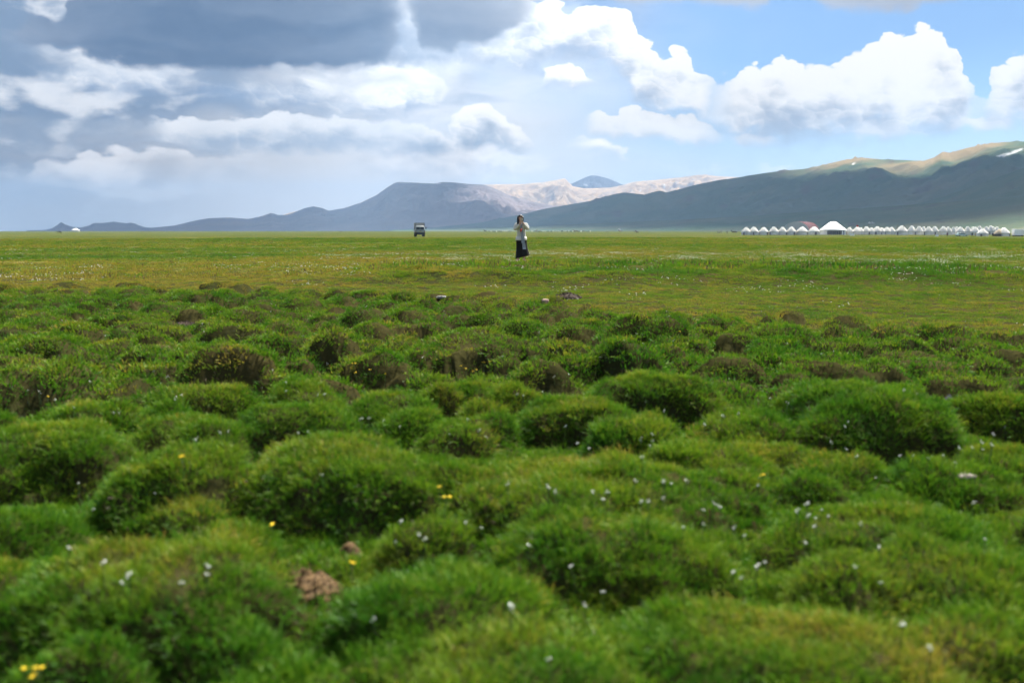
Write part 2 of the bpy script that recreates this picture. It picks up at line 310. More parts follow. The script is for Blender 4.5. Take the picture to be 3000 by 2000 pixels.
# ------------------------------------------------------------------ ground shape
# grassy hummocks: x, y, half width, half depth, height, yaw, bare face
HUMMOCKS = [
    (0, 2.66, 0.4, 0.3, 0.11, 0, 0.1), (0.9, 2.7, 0.5, 0.37, 0.1, -4, 0.7), (-0.19, 3.1, 0.33, 0.24, 0.15, 0, 0.5), (-1.17, 3.03, 0.48, 0.36, 0.25, 6, 0.6),
    (-0.37, 3.72, 0.21, 0.16, 0.12, 0, 0.6), (0.4, 3.63, 0.5, 0.37, 0.12, -3, 0.8), (0.3, 4.33, 0.7, 0.53, 0.18, -4, 0.7), (-1.47, 4.41, 0.37, 0.28, 0.21, 0, 0.5),
    (-0.78, 4.42, 0.51, 0.38, 0.25, -4, 0.6), (-2.33, 4.89, 0.5, 0.37, 0.19, -12, 0.8), (1.6, 4.75, 0.3, 0.22, 0.08, -6, 0.6), (1.49, 3.87, 0.42, 0.31, 0.09, -10, 0.6),
    (1.64, 3.32, 0.27, 0.2, 0.08, -10, 0.5), (1.23, 3.33, 0.28, 0.21, 0.08, -8, 0.3), (2, 5.82, 0.62, 0.46, 0.23, -12, 0.8), (3.13, 6.21, 0.39, 0.29, 0.11, 0, 0.9),
    (0.87, 6.71, 0.43, 0.32, 0.18, -8, 0.8), (0.36, 5.99, 0.32, 0.24, 0.15, -12, 0.9), (1.71, 7.91, 0.3, 0.23, 0.15, 0, 0.5), (2.47, 7.84, 0.41, 0.3, 0.12, -4, 0.6),
    (0.98, 8.28, 0.31, 0.23, 0.21, 0, 0.8), (1.32, 10.23, 0.43, 0.33, 0.26, 0, 0.5), (-0.38, 8.99, 0.62, 0.46, 0.21, 0, 0.4), (-2.19, 7.61, 0.37, 0.28, 0.25, 0, 0.5),
    (-4.12, 8.71, 0.41, 0.3, 0.2, -8, 0.9), (-3.44, 7.15, 0.49, 0.36, 0.15, -8, 0.6), (-2.87, 7.15, 0.29, 0.22, 0.08, 0, 0.3), (-2.13, 6.67, 0.38, 0.28, 0.11, 0, 0.9),
    (-1.24, 5.88, 0.37, 0.28, 0.16, -6, 0.6), (-1.73, 5.58, 0.37, 0.28, 0.11, -3, 0.8), (-1.49, 8.67, 0.28, 0.21, 0.22, -20, 0.9), (-1.07, 7.89, 0.26, 0.19, 0.16, 0, 0.7),
    (-3.07, 10.82, 0.42, 0.31, 0.13, 0, 0.9), (-4.47, 13.65, 0.25, 0.19, 0.09, 0, 0.9), (-2.63, 6.2, 0.36, 0.27, 0.08, 0, 0.5), (-0.07, 5.77, 0.16, 0.12, 0.09, 0, 0.8),
    (0.25, 7.77, 0.25, 0.19, 0.12, 0, 0.4), (0.68, 10.78, 0.32, 0.24, 0.12, 0, 0.6), (-0.76, 7.32, 0.22, 0.17, 0.12, 0, 0.4), (1.16, 6.66, 0.33, 0.25, 0.16, 0, 0.5),
    (1.33, 5.7, 0.37, 0.28, 0.12, -4, 0.4), (1.31, 5.03, 0.31, 0.23, 0.1, -4, 0.4), (0.67, 5.52, 0.26, 0.2, 0.12, 0, 0.4), (0.96, 4.85, 0.31, 0.24, 0.12, 0, 0.3),
    (1.69, 4.18, 0.2, 0.15, 0.08, 0, 0.4), (3.24, 7.15, 0.29, 0.22, 0.09, 0, 0.9), (2.33, 10.31, 0.24, 0.18, 0.08, 0, 0.7), (2.44, 11.7, 0.3, 0.22, 0.09, 0, 0.4),
    (2.95, 10.76, 0.31, 0.23, 0.08, 0, 0.3), (3.24, 9.77, 0.28, 0.21, 0.08, 0, 0.4), (3.81, 9.78, 0.31, 0.24, 0.08, 0, 0.4), (3.49, 8.28, 0.33, 0.25, 0.08, 0, 0.5),
    (4.47, 9.44, 0.34, 0.25, 0.08, 0, 0.4), (4.44, 8.8, 0.3, 0.22, 0.08, 0, 0.5), (2.92, 8.03, 0.32, 0.24, 0.08, 0, 0.4), (-3.6, 13.31, 0.38, 0.28, 0.11, 0, 0.6),
    (-4.17, 11.5, 0.4, 0.3, 0.09, 0, 0.6), (-4.82, 11.24, 0.37, 0.27, 0.08, 0, 0.5), (-6.14, 12.87, 0.43, 0.32, 0.08, 0, 0.5), (-3.99, 9.78, 0.32, 0.24, 0.08, 0, 0.5),
    (-3.38, 9.28, 0.32, 0.24, 0.08, 0, 0.5), (-2.65, 11.24, 0.35, 0.26, 0.13, 0, 0.6), (-2.12, 10.14, 0.28, 0.21, 0.09, 0, 0.4), (-2.27, 9.26, 0.29, 0.21, 0.14, 0, 0.4),
    (-1.53, 11, 0.33, 0.25, 0.12, 0, 0.4), (-1.07, 11.22, 0.31, 0.23, 0.13, 0, 0.5), (-0.47, 12.45, 0.37, 0.28, 0.11, 0, 0.4), (0.12, 11.22, 0.31, 0.23, 0.11, 0, 0.4),
    (-2.99, 7.99, 0.26, 0.19, 0.08, 0, 0.8), (-1.8, 8.21, 0.19, 0.14, 0.08, 0, 0.8), (-1.74, 7.33, 0.24, 0.18, 0.08, 0, 0.4), (-1.35, 7.14, 0.25, 0.19, 0.08, 0, 0.4),
    (-0.55, 7.04, 0.23, 0.17, 0.12, 0, 0.4), (-0.23, 6.78, 0.25, 0.19, 0.1, 0, 0.4), (0.04, 6.6, 0.23, 0.17, 0.11, 0, 0.4), (-0.81, 6.17, 0.28, 0.21, 0.12, 0, 0.5),
    (-0.49, 6.64, 0.15, 0.11, 0.09, 0, 0.7), (-0.61, 5.84, 0.18, 0.13, 0.08, 0, 0.6), (-0.29, 5.62, 0.22, 0.17, 0.09, 0, 0.4), (-6.81, 17.76, 0.52, 0.39, 0.09, 0, 0.5),
    (-5.08, 16.42, 0.43, 0.32, 0.12, 0, 0.5), (-3.14, 15.04, 0.42, 0.32, 0.13, 0, 0.3), (-3.59, 14.2, 0.33, 0.25, 0.11, 0, 0.6), (-1.31, 12.66, 0.32, 0.24, 0.12, 0, 0.4),
    (-2.07, 13.27, 0.3, 0.23, 0.11, 0, 0.3), (-6.31, 14.45, 0.39, 0.3, 0.08, 0, 0.4), (-5.6, 11.22, 0.34, 0.26, 0.08, 0, 0.6), (-3.67, 8.51, 0.28, 0.21, 0.08, 0, 0.5),
    (1.71, 9.6, 0.29, 0.22, 0.11, 0, 0.4), (1.38, 9.09, 0.25, 0.19, 0.09, 0, 0.4), (0.45, 8.96, 0.29, 0.22, 0.12, 0, 0.5), (0.56, 8.21, 0.19, 0.14, 0.11, 0, 0.4),
    (2.19, 8.51, 0.26, 0.2, 0.1, 0, 0.4), (2.18, 7.53, 0.23, 0.18, 0.08, 0, 0.3), (0.47, 4.32, 0.19, 0.15, 0.08, 0, 0.3), (-1.95, 3.95, 0.26, 0.19, 0.08, 0, 0.3),
    (-1.37, 4.05, 0.2, 0.15, 0.08, 0, 0.3), (2.51, 5, 0.28, 0.21, 0.08, 0, 0.3), (2.08, 4.64, 0.25, 0.19, 0.08, 0, 0.2), (1.37, 4.54, 0.19, 0.14, 0.08, 0, 0.9),
    (1.34, 2.79, 0.25, 0.19, 0.08, -8, 0.4), (-0.56, 2.57, 0.26, 0.2, 0.08, 0, 0.1), (-1.23, 2.55, 0.21, 0.16, 0.13, 0, 0.3), (-0.78, 2.79, 0.18, 0.14, 0.08, 0, 0.2),
]


_R = np.array([0, 10, 15, 19, 22, 26, 36, 45, 100, 230, 450, 1000, 2000, 9000.0])
_Z = np.array([-.02, -.02, -.03, -.03, 0.02, 0.05, 0.0, -.06, -.22, -.58, -1.42, -1.75, -2.35, -13.5])

def field_edge(az):      # how far out the hummocks reach, by direction (degrees)
    return np.interp(az, [-60, -30, -14, -4, 4, 14, 28, 60], [24, 23, 20, 17.5, 15.2, 13.8, 12.6, 12.0])

def make_fill():
    pts = [(h[0], h[1], max(h[2], h[3])) for h in HUMMOCKS]
    out = []
    for _ in range(5200):
        az = rng.uniform(-58, 58); r = math.sqrt(rng.uniform(1.7 ** 2, 24 ** 2))
        if r > float(field_edge(az)) * rng.uniform(0.86, 1.0): continue
        x, y = r * math.sin(R(az)), r * math.cos(R(az))
        a = rng.uniform(0.15, 0.34)
        if any((x - p[0]) ** 2 + (y - p[1]) ** 2 < (0.92 * (a + p[2])) ** 2 for p in pts): continue
        pts.append((x, y, a))
        fade = 1.0 - 0.65 * max(0.0, (r / float(field_edge(az)) - 0.55) / 0.45)
        out.append((x, y, a, a * rng.uniform(0.7, 0.95), a * rng.uniform(0.18, 0.50) * fade, rng.uniform(-30, 30), rng.uniform(0.1, 0.7)))
    return out
ALL_HUMMOCKS = list(HUMMOCKS) + make_fill()

def terrain(x, y, want_masks=False):
    x = np.asarray(x, float); y = np.asarray(y, float)
    shp = x.shape; x = x.ravel(); y = y.ravel()
    r = np.hypot(x, y); az = np.degrees(np.arctan2(x, y))
    z = np.interp(r, _R, _Z)
    z = z - 0.38 * np.exp(-((x - 185) / 60.0) ** 2 - ((y - 385) / 55.0) ** 2)
    fe = field_edge(np.clip(az, -60, 60))
    inf = sstep(r, fe * 1.06, fe * 0.78)
    near = r < 130
    xn, yn = x[near], y[near]
    und = np.zeros_like(x)
    und[near] = 0.05 * fbm(xn * 0.16, yn * 0.16, 3) * sstep(r[near], 2, 14)
    # rough grassy bank beyond the flat lawn
    bank = sstep(y + 1.2 * gnoise(x * 0.22, y * 0.1), 20.3, 21.8) * sstep(y, 34, 25) * sstep(x, -6.0, -2.0) * sstep(x, 14, 10)
    und[near] += (bank * 0.12)[near] + 0.14 * bank[near] * (0.35 + fbm(xn * 0.9, yn * 0.9, 3))
    und[near] += 0.03 * fbm(xn * 2.1, yn * 2.1, 3) * sstep(r[near], 90, 20)
    mid_ = (r > 30) & (r < 700)
    und[mid_] += 0.22 * fbm(x[mid_] / 45.0, y[mid_] / 28.0, 3) * sstep(r[mid_], 38, 90) * sstep(r[mid_], 600, 250)
    und -= 0.125 * inf
    z = z + und
    hum = np.zeros_like(x); peat = np.zeros_like(x); crown = np.zeros_like(x)
    rid = np.where(r < 26)[0]
    xx, yy = x[rid], y[rid]
    wx = 0.16 * fbm(xx * 1.3 + 3, yy * 1.3, 3); wy = 0.16 * fbm(xx * 1.3, yy * 1.3 + 40, 3)
    hs = sstep(np.hypot(xx, yy), 3.0, 7.5)
    xx = xx + wx; yy = yy + wy
    wob = 0.50 * fbm(xx * 2.4, yy * 2.4, 3) + 0.18 * fbm(xx * 9, yy * 9, 2)
    pn = fbm(xx * 4.5 + 31, yy * 4.5, 3)
    hh = np.zeros_like(xx); pe = np.zeros_like(xx); cr = np.zeros_like(xx)
    for (hx, hy, a, b, h, yaw, dk) in ALL_HUMMOCKS:
        m = np.where((np.abs(xx - hx) < a * 1.5 + b) & (np.abs(yy - hy) < b * 1.5 + a))[0]
        if not len(m): continue
        c, s = math.cos(R(yaw)), math.sin(R(yaw))
        u = ((xx[m] - hx) * c - (yy[m] - hy) * s) / a; v = ((xx[m] - hx) * s + (yy[m] - hy) * c) / b
        q = np.sqrt(u * u + v * v) * (1 + wob[m])
        q = q / 1.18
        H = (h * (0.80 + 0.35 * hs[m]) + 0.065 + 0.055 * hs[m]) * np.clip(1 - q ** 3.0, 0, 1) ** 1.12
        new = np.maximum(hh[m], H)
        k = 0.06      # rounded union
        d = np.clip(1 - np.abs(hh[m] - H) / k, 0, 1)
        hh[m] = new + d * d * k * 0.25 * (np.minimum(hh[m], H) > 0.01)
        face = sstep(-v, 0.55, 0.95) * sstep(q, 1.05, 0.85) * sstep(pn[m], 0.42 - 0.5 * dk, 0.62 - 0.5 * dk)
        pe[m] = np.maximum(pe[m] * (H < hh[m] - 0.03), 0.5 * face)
        cr[m] = np.maximum(cr[m], np.clip(1 - q * q, 0, 1))
    hum[rid] = hh; peat[rid] = pe; crown[rid] = cr
    z = z + hum + (0.012 * fbm(x * 14, y * 14, 2) + 0.055 * fbm(x * 2.9 + 11, y * 2.9, 3)) * inf
    if want_masks:
        return z.reshape(shp), peat.reshape(shp), crown.reshape(shp), inf.reshape(shp), bank.reshape(shp)
    return z.reshape(shp)

def gz(x, y):
    return float(terrain(np.array([x]), np.array([y]))[0])

def meadow_tone(x, y):
    """0 lush green .. 1 dry yellow, a property of the sward itself"""
    t = 0.48 + 0.55 * fbm(x * 0.11, y * 0.11, 3) + 0.35 * fbm(x * 0.55 + 7, y * 0.55, 3)
    r = np.hypot(x, y)
    t = t + 0.95 * fbm(x * 0.02, y * 0.05, 3) * sstep(r, 24, 45)
    t = t + 0.60 * sstep(r, 16, 22) * sstep(x, 3.0, -5.0) * sstep(r, 48, 40)
    fe = field_edge(np.clip(np.degrees(np.arctan2(x, y)), -60, 60))
    t = t + 0.28 * np.exp(-((r - fe * 0.99) / 1.1) ** 2)
    return np.clip(t, 0, 1)

# ------------------------------------------------------------------ ground sheet
def ground_material():
    m, nt, b = new_mat("meadow_ground")
    N, Lk = nt.nodes, nt.links
    geo = N.new('ShaderNodeNewGeometry')
    def noise(scale, detail, off=0.0, sx=1.0):
        mp = N.new('ShaderNodeMapping'); Lk.new(geo.outputs['Position'], mp.inputs[0])
        mp.inputs['Location'].default_value = (off, off * 0.7, 0); mp.inputs['Scale'].default_value = (scale * sx, scale, scale)
        n = N.new('ShaderNodeTexNoise'); n.inputs['Scale'].default_value = 1.0; n.inputs['Detail'].default_value = detail
        Lk.new(mp.outputs[0], n.inputs['Vector']); return n.outputs[0]
    def ramp(v, stops):
        rp = N.new('ShaderNodeValToRGB'); e = rp.color_ramp.elements
        while len(e) > 1: e.remove(e[-1])
        for i, (p, c) in enumerate(stops):
            k = e[0] if i == 0 else e.new(p)
            k.position = p; k.color = (*c, 1)
        Lk.new(v, rp.inputs[0]); return rp.outputs[0]
    def mix(f, a, bb):
        n = N.new('ShaderNodeMix'); n.data_type = 'RGBA'
        for i, v in ((0, f), (6, a), (7, bb)):
            if isinstance(v, bpy.types.NodeSocket): Lk.new(v, n.inputs[i])
            elif isinstance(v, tuple): n.inputs[i].default_value = (*v, 1)
            else: n.inputs[i].default_value = v
        return n.outputs[2]
    def mrange(v, a, bb, c=0.0, d=1.0):
        n = N.new('ShaderNodeMapRange'); Lk.new(v, n.inputs[0])
        for i, q in enumerate((a, bb, c, d)): n.inputs[i + 1].default_value = q
        return n.outputs[0]
    big = noise(0.012, 5, 3.0); mid = noise(0.09, 5, 9.0); fine = noise(0.8, 5, 1.0); tiny = noise(9.0, 4, 2.0); streak = noise(0.22, 4, 5.0, 0.28)
    base = ramp(mid, [(0.30, (0.034, 0.052, 0.010)), (0.46, (0.056, 0.064, 0.013)), (0.60, (0.088, 0.078, 0.018)), (0.72, (0.115, 0.092, 0.026))])
    broad = ramp(big, [(0.32, (0.042, 0.058, 0.012)), (0.50, (0.070, 0.070, 0.018)), (0.66, (0.100, 0.084, 0.027))])
    c = mix(0.5, base, broad)
    c = mix(mrange(fine, 0.35, 0.7, 0.0, 0.55), c, (0.036, 0.052, 0.010))
    c = mix(mrange(tiny, 0.5, 0.75, 0.0, 0.5), c, (0.11, 0.10, 0.032))
    c = mix(mrange(streak, 0.46, 0.58, 0.0, 0.9), c, (0.030, 0.050, 0.009))
    c = mix(mrange(streak, 0.42, 0.30, 0.0, 0.8), c, (0.125, 0.100, 0.024))
    at = N.new('ShaderNodeAttribute'); at.attribute_name = 'soil'
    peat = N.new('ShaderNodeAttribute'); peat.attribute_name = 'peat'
    soil = mix(mrange(fine, 0.3, 0.7), (0.020, 0.023, 0.008), (0.040, 0.034, 0.013))
    c = mix(at.outputs['Fac'], c, soil)
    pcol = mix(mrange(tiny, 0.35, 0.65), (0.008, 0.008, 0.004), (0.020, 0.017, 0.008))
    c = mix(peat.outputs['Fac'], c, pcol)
    Lk.new(c, b.inputs['Base Color'])
    b.inputs['Roughness'].default_value = 0.95; b.inputs['Specular IOR Level'].default_value = 0.0
    bp = N.new('ShaderNodeBump'); bp.inputs['Strength'].default_value = 0.6; bp.inputs['Distance'].default_value = 0.05
    ad = N.new('ShaderNodeMath'); ad.operation = 'ADD'; Lk.new(fine, ad.inputs[0]); Lk.new(tiny, ad.inputs[1])
    Lk.new(ad.outputs[0], bp.inputs['Height']); Lk.new(bp.outputs[0], b.inputs['Normal'])
    return m

def build_ground():
    th = np.radians(np.concatenate([np.linspace(-180, -62, 40)[:-1], np.linspace(-62, -40, 60)[:-1], np.linspace(-40, 40, 560)[:-1],
                                    np.linspace(40, 62, 60)[:-1], np.linspace(62, 180, 40)[:-1]]))
    rr = np.concatenate([np.geomspace(0.12, 1.6, 26)[:-1], np.geomspace(1.6, 30, 340)[:-1], np.geomspace(30, 9000, 130)])
    T, Q = np.meshgrid(th, rr)
    X = Q * np.sin(T); Y = Q * np.cos(T)
    Z, peat, crown, inf, bank = terrain(X, Y, True)
    nr, nt_ = X.shape
    V = np.stack([X, Y, Z], -1).reshape(-1, 3)
    i = np.arange(nr - 1)[:, None] * nt_; j = np.arange(nt_)[None, :]; j2 = (j + 1) % nt_
    Fc = np.stack([i + j, i + nt_ + j, i + nt_ + j2, i + j2], -1).reshape(-1, 4)[:, ::-1]
    cv = len(V)
    V = np.vstack([V, [[0, 0, float(Z[0].mean())]]])
    me = mesh_from("ground", V, Fc, ground_material())
    rv = np.hypot(V[:, 0], V[:, 1])
    soil = sstep(rv, 34, 20)
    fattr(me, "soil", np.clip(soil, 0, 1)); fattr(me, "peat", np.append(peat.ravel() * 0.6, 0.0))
    o = link(bpy.data.objects.new("ground", me)); tag(o, kind="structure", label="green meadow plain with grassy hummocks in the foreground")
    return o
ground_obj = build_ground()

# ------------------------------------------------------------------ mountains
def rock_mat(name, stops, scale, crag=(0.10, 0.085, 0.08), crag_amt=0.5, bump=1.0):
    m, nt, b = new_mat(name)
    N, Lk = nt.nodes, nt.links
    geo = N.new('ShaderNodeNewGeometry')
    def noise(s, det, st=(1, 1, 1)):
        mp = N.new('ShaderNodeMapping'); Lk.new(geo.outputs['Position'], mp.inputs[0]); mp.inputs['Scale'].default_value = tuple(s * k for k in st)
        n = N.new('ShaderNodeTexNoise'); n.inputs['Scale'].default_value = 1.0; n.inputs['Detail'].default_value = det; n.inputs['Roughness'].default_value = 0.6
        Lk.new(mp.outputs[0], n.inputs['Vector']); return n.outputs[0]
    big = noise(scale, 6); crg = noise(scale * 5, 6, (1, 1, 0.25))
    rp = N.new('ShaderNodeValToRGB'); e = rp.color_ramp.elements
    while len(e) > 1: e.remove(e[-1])
    for i, (p, c) in enumerate(stops):
        k = e[0] if i == 0 else e.new(p); k.position = p; k.color = (*c, 1)
    Lk.new(big, rp.inputs[0])
    at = N.new('ShaderNodeAttribute'); at.attribute_name = 'crag'
    sn = N.new('ShaderNodeAttribute'); sn.attribute_name = 'snow'
    mr = N.new('ShaderNodeMapRange'); Lk.new(crg, mr.inputs[0]); mr.inputs[1].default_value = 0.38; mr.inputs[2].default_value = 0.62
    mu = N.new('ShaderNodeMath'); mu.operation = 'MULTIPLY'; Lk.new(mr.outputs[0], mu.inputs[0]); Lk.new(at.outputs['Fac'], mu.inputs[1])
    mx = N.new('ShaderNodeMix'); mx.data_type = 'RGBA'; Lk.new(mu.outputs[0], mx.inputs[0]); Lk.new(rp.outputs[0], mx.inputs[6]); mx.inputs[7].default_value = (*crag, 1)
    dr = N.new('ShaderNodeAttribute'); dr.attribute_name = 'dry'
    md = N.new('ShaderNodeMix'); md.data_type = 'RGBA'; Lk.new(dr.outputs['Fac'], md.inputs[0]); Lk.new(mx.outputs[2], md.inputs[6]); md.inputs[7].default_value = (0.235, 0.175, 0.098, 1)
    m2 = N.new('ShaderNodeMix'); m2.data_type = 'RGBA'; Lk.new(sn.outputs['Fac'], m2.inputs[0]); Lk.new(md.outputs[2], m2.inputs[6]); m2.inputs[7].default_value = (0.58, 0.58, 0.58, 1)
    Lk.new(m2.outputs[2], b.inputs['Base Color'])
    b.inputs['Roughness'].default_value = 0.95; b.inputs['Specular IOR Level'].default_value = 0.0
    bp = N.new('ShaderNodeBump'); bp.inputs['Strength'].default_value = bump; bp.inputs['Distance'].default_value = 25.0
    Lk.new(crg, bp.inputs['Height']); Lk.new(bp.outputs[0], b.inputs['Normal'])
    return m

LEFT_FAR = [(-25.873, -0.048), (-25.06, -0.026), (-24.688, 0.042), (-24.433, 0.199), (-24.218, 0.38), (-24.078, 0.29), (-23.71, 0.132), (-23.294, 0.087), (-22.867, 0.202), (-22.65, 0.339), (-22.118, 0.34), (-21.644, 0.41), (-21.043, 0.32), (-20.825, 0.366), (-20.566, 0.297), (-20.395, 0.205), (-20.07, 0.113), (-19.08, -0.004), (-18.187, -0.051)]
MESA = [(-21.921, -0.049), (-20.839, -0.004), (-20.072, 0.055), (-18.626, 0.207), (-17.492, 0.491), (-16.807, 0.611), (-15.66, 0.651), (-14.736, 0.57), (-14.032, 0.715), (-13.511, 0.909), (-13.091, 0.79), (-12.618, 0.816), (-12.139, 0.986), (-11.659, 1.181), (-11.18, 1.279), (-10.703, 1.185), (-10.346, 1.041), (-9.499, 1.189), (-8.525, 1.508), (-7.667, 1.925), (-7.051, 2.365), (-6.682, 2.586), (-6.437, 2.66), (-5.334, 2.617), (-4.351, 2.572), (-3.981, 2.67), (-3.364, 2.648), (-2.377, 2.553), (-1.635, 2.529), (-1.016, 2.334), (-0.273, 1.992), (0.844, 1.648), (3.077, 1.204), (5.551, 0.734), (10.433, 0.288)]
PALE = [(-14.038, 0.524), (-13.092, 0.742), (-12.33, 0.961), (-11.901, 1.035), (-10.228, 0.895), (-6.81, 2.124), (-2.377, 2.479), (-1.139, 2.542), (0.595, 2.555), (1.832, 2.676), (3.017, 2.868), (3.465, 2.428), (4.058, 2.304), (5.534, 2.348), (6.17, 2.443), (6.511, 2.563), (6.998, 2.681), (7.971, 2.748), (9.42, 2.882), (10.378, 3.017), (10.855, 3.036), (11.572, 2.933), (12.755, 2.873), (14.158, 2.927), (17.379, 2.508)]
PEAK = [(2.577, 2.137), (3.07, 2.429), (3.365, 2.575), (3.808, 2.768), (4.176, 2.938), (4.495, 3.034), (4.913, 3.007), (5.528, 2.835), (6.267, 2.515), (6.76, 2.221)]
HILL = [(-7.82, -0.077), (-4.372, 0.12), (-1.89, 0.367), (0.596, 0.861), (1.838, 1.156), (3.076, 1.376), (4.31, 1.57), (5.539, 1.909), (6.273, 2.077), (6.763, 2.026), (7.496, 1.95), (7.981, 2.094), (8.344, 2.165), (8.71, 2.066), (9.432, 2.231), (10.388, 2.489), (11.577, 2.718), (12.755, 2.873), (13.223, 2.962), (14.153, 3.092), (15.077, 3.197), (16.22, 3.273), (17.345, 3.509), (18.233, 3.722), (19.116, 3.817), (19.996, 3.705), (21.296, 3.629), (22.151, 3.562), (22.671, 3.728), (23.077, 4.007), (23.497, 3.928), (24.207, 4.171), (25.215, 4.356), (26.012, 4.414), (26.842, 4.404), (28.724, 4.477), (31.505, 4.106), (36.643, 2.892), (42.64, 0.851)]
FOLD = [(12.824, 0.117), (16.307, 0.518), (19.665, 0.926), (21.821, 1.302), (23.898, 1.955), (25.504, 2.549), (26.908, 3.105), (28.779, 3.478), (31.566, 3.071), (36.709, 1.911), (42.668, 0.488)]
APRON = [(-6.839, -0.041), (-1.891, 0.07), (3.083, 0.268), (8.006, 0.486), (12.809, 0.719), (17.429, 1.033), (21.821, 1.302), (26.981, 1.688), (31.64, 1.821), (42.668, 0.488)]
HILL_SNOW = [(26.4, 3.88, 0.42, 0.064, 0.35), (25.85, 3.746, 0.247, 0.04, 0.2), (18.69, 3.505, 0.086, 0.049, 0.4), (16.81, 3.426, 0.099, 0.04, 0.3)]
PALE_SNOW = [(12.0, 2.762, 0.173, 0.04, 0.4), (8.58, 2.405, 0.04, 0.099, 0), (7.25, 2.194, 0.032, 0.074, 0)]
PEAK_SNOW = [(4.18, 2.499, 0.123, 0.04, -0.3)]
MESA_SNOW = [(-4.15, 2.572, 0.148, 0.03, 0.1), (-1.44, 1.893, 0.025, 0.025, 0.2)]

def build_ranges():
    lin = lambda a0, v0, a1, v1: (lambda az: np.interp(az, [a0, a1], [v0, v1]))
    range_mesh("far_ridge", LEFT_FAR, 9500, 11000, 1300, mesa_rock, 200, 40, 0.9, 0.05, 1 / 500.0, label="low jagged blue ridge on the far left horizon")
    range_mesh("pale_mountain", PALE, 9500, 12500, 2500, pale_rock, 420, 120, 1.15, 0.13, 1 / 620.0, crag=lambda A, T: 0.7 * np.ones_like(T), snow=PALE_SNOW, label="sunlit pale beige mountain range behind the mesa", spur=0.5)
    range_mesh("dark_peak", PEAK, 12600, 13600, 1200, dark_rock, 160, 70, 1.0, 0.05, 1 / 400.0, snow=PEAK_SNOW, label="dark peak standing out before the pale range")
    range_mesh("mesa_mountain", MESA, lin(-25, 7800, 12, 5200), lin(-25, 10500, 12, 7800), 2500, mesa_rock, 520, 130, 1.0, 0.16, 1 / 600.0,
               crag=lambda A, T: sstep(np.degrees(A), -9, -3) * sstep(T, 0.55, 0.9) * sstep(T, 1.02, 0.97), snow=MESA_SNOW, label="flat topped purple grey mesa in the middle distance", spur=0.35)
    range_mesh("green_hill", HILL, lin(-8, 5200, 27, 2300), lin(-8, 6600, 27, 4300), 2200, grass_hill, 620, 150, 1.05, 0.09, 1 / 450.0,
               crag=lambda A, T: np.maximum(sstep(np.degrees(A), 11.5, 13) * sstep(T, 0.90, 0.97) * sstep(fbm(np.degrees(A) * 1.3, T * 2, 2), -0.1, 0.3), sstep(fbm(np.degrees(A) * 0.7, T * 4, 3), 0.15, 0.5) * 0.8),
               snow=HILL_SNOW, label="long dark green hillside rising to the right with sunlit rocky summits", top_rough=22.0, spur=0.45,
               dry=lambda A, T, X, Y: 0.85 * sstep(T, 0.72, 0.95) * sstep(np.degrees(A), 13.5, 18) * sstep(fbm(X / 330.0, Y / 330.0, 3), -0.35, 0.25))
    range_mesh("green_spur", FOLD, lin(11, 2300, 27, 1500), lin(11, 3300, 27, 2500), 900, grass_hill, 420, 110, 1.2, 0.05, 1 / 320.0,
               crag=lambda A, T: 0.4 * sstep(fbm(np.degrees(A) * 0.9, T * 5, 3), 0.2, 0.5), label="nearer dark green spur of the hillside at the right edge", spur=0.3)
    range_mesh("green_apron", APRON, lin(-6, 1900, 27, 800), lin(-6, 3400, 27, 1700), 1600, grass_hill, 420, 100, 1.25, 0.035, 1 / 260.0,
               crag=lambda A, T: 0.6 * sstep(fbm(np.degrees(A) * 1.1, T * 6, 3), 0.25, 0.5), label="gentle green foot slope behind the yurt camp", spur=0.2)


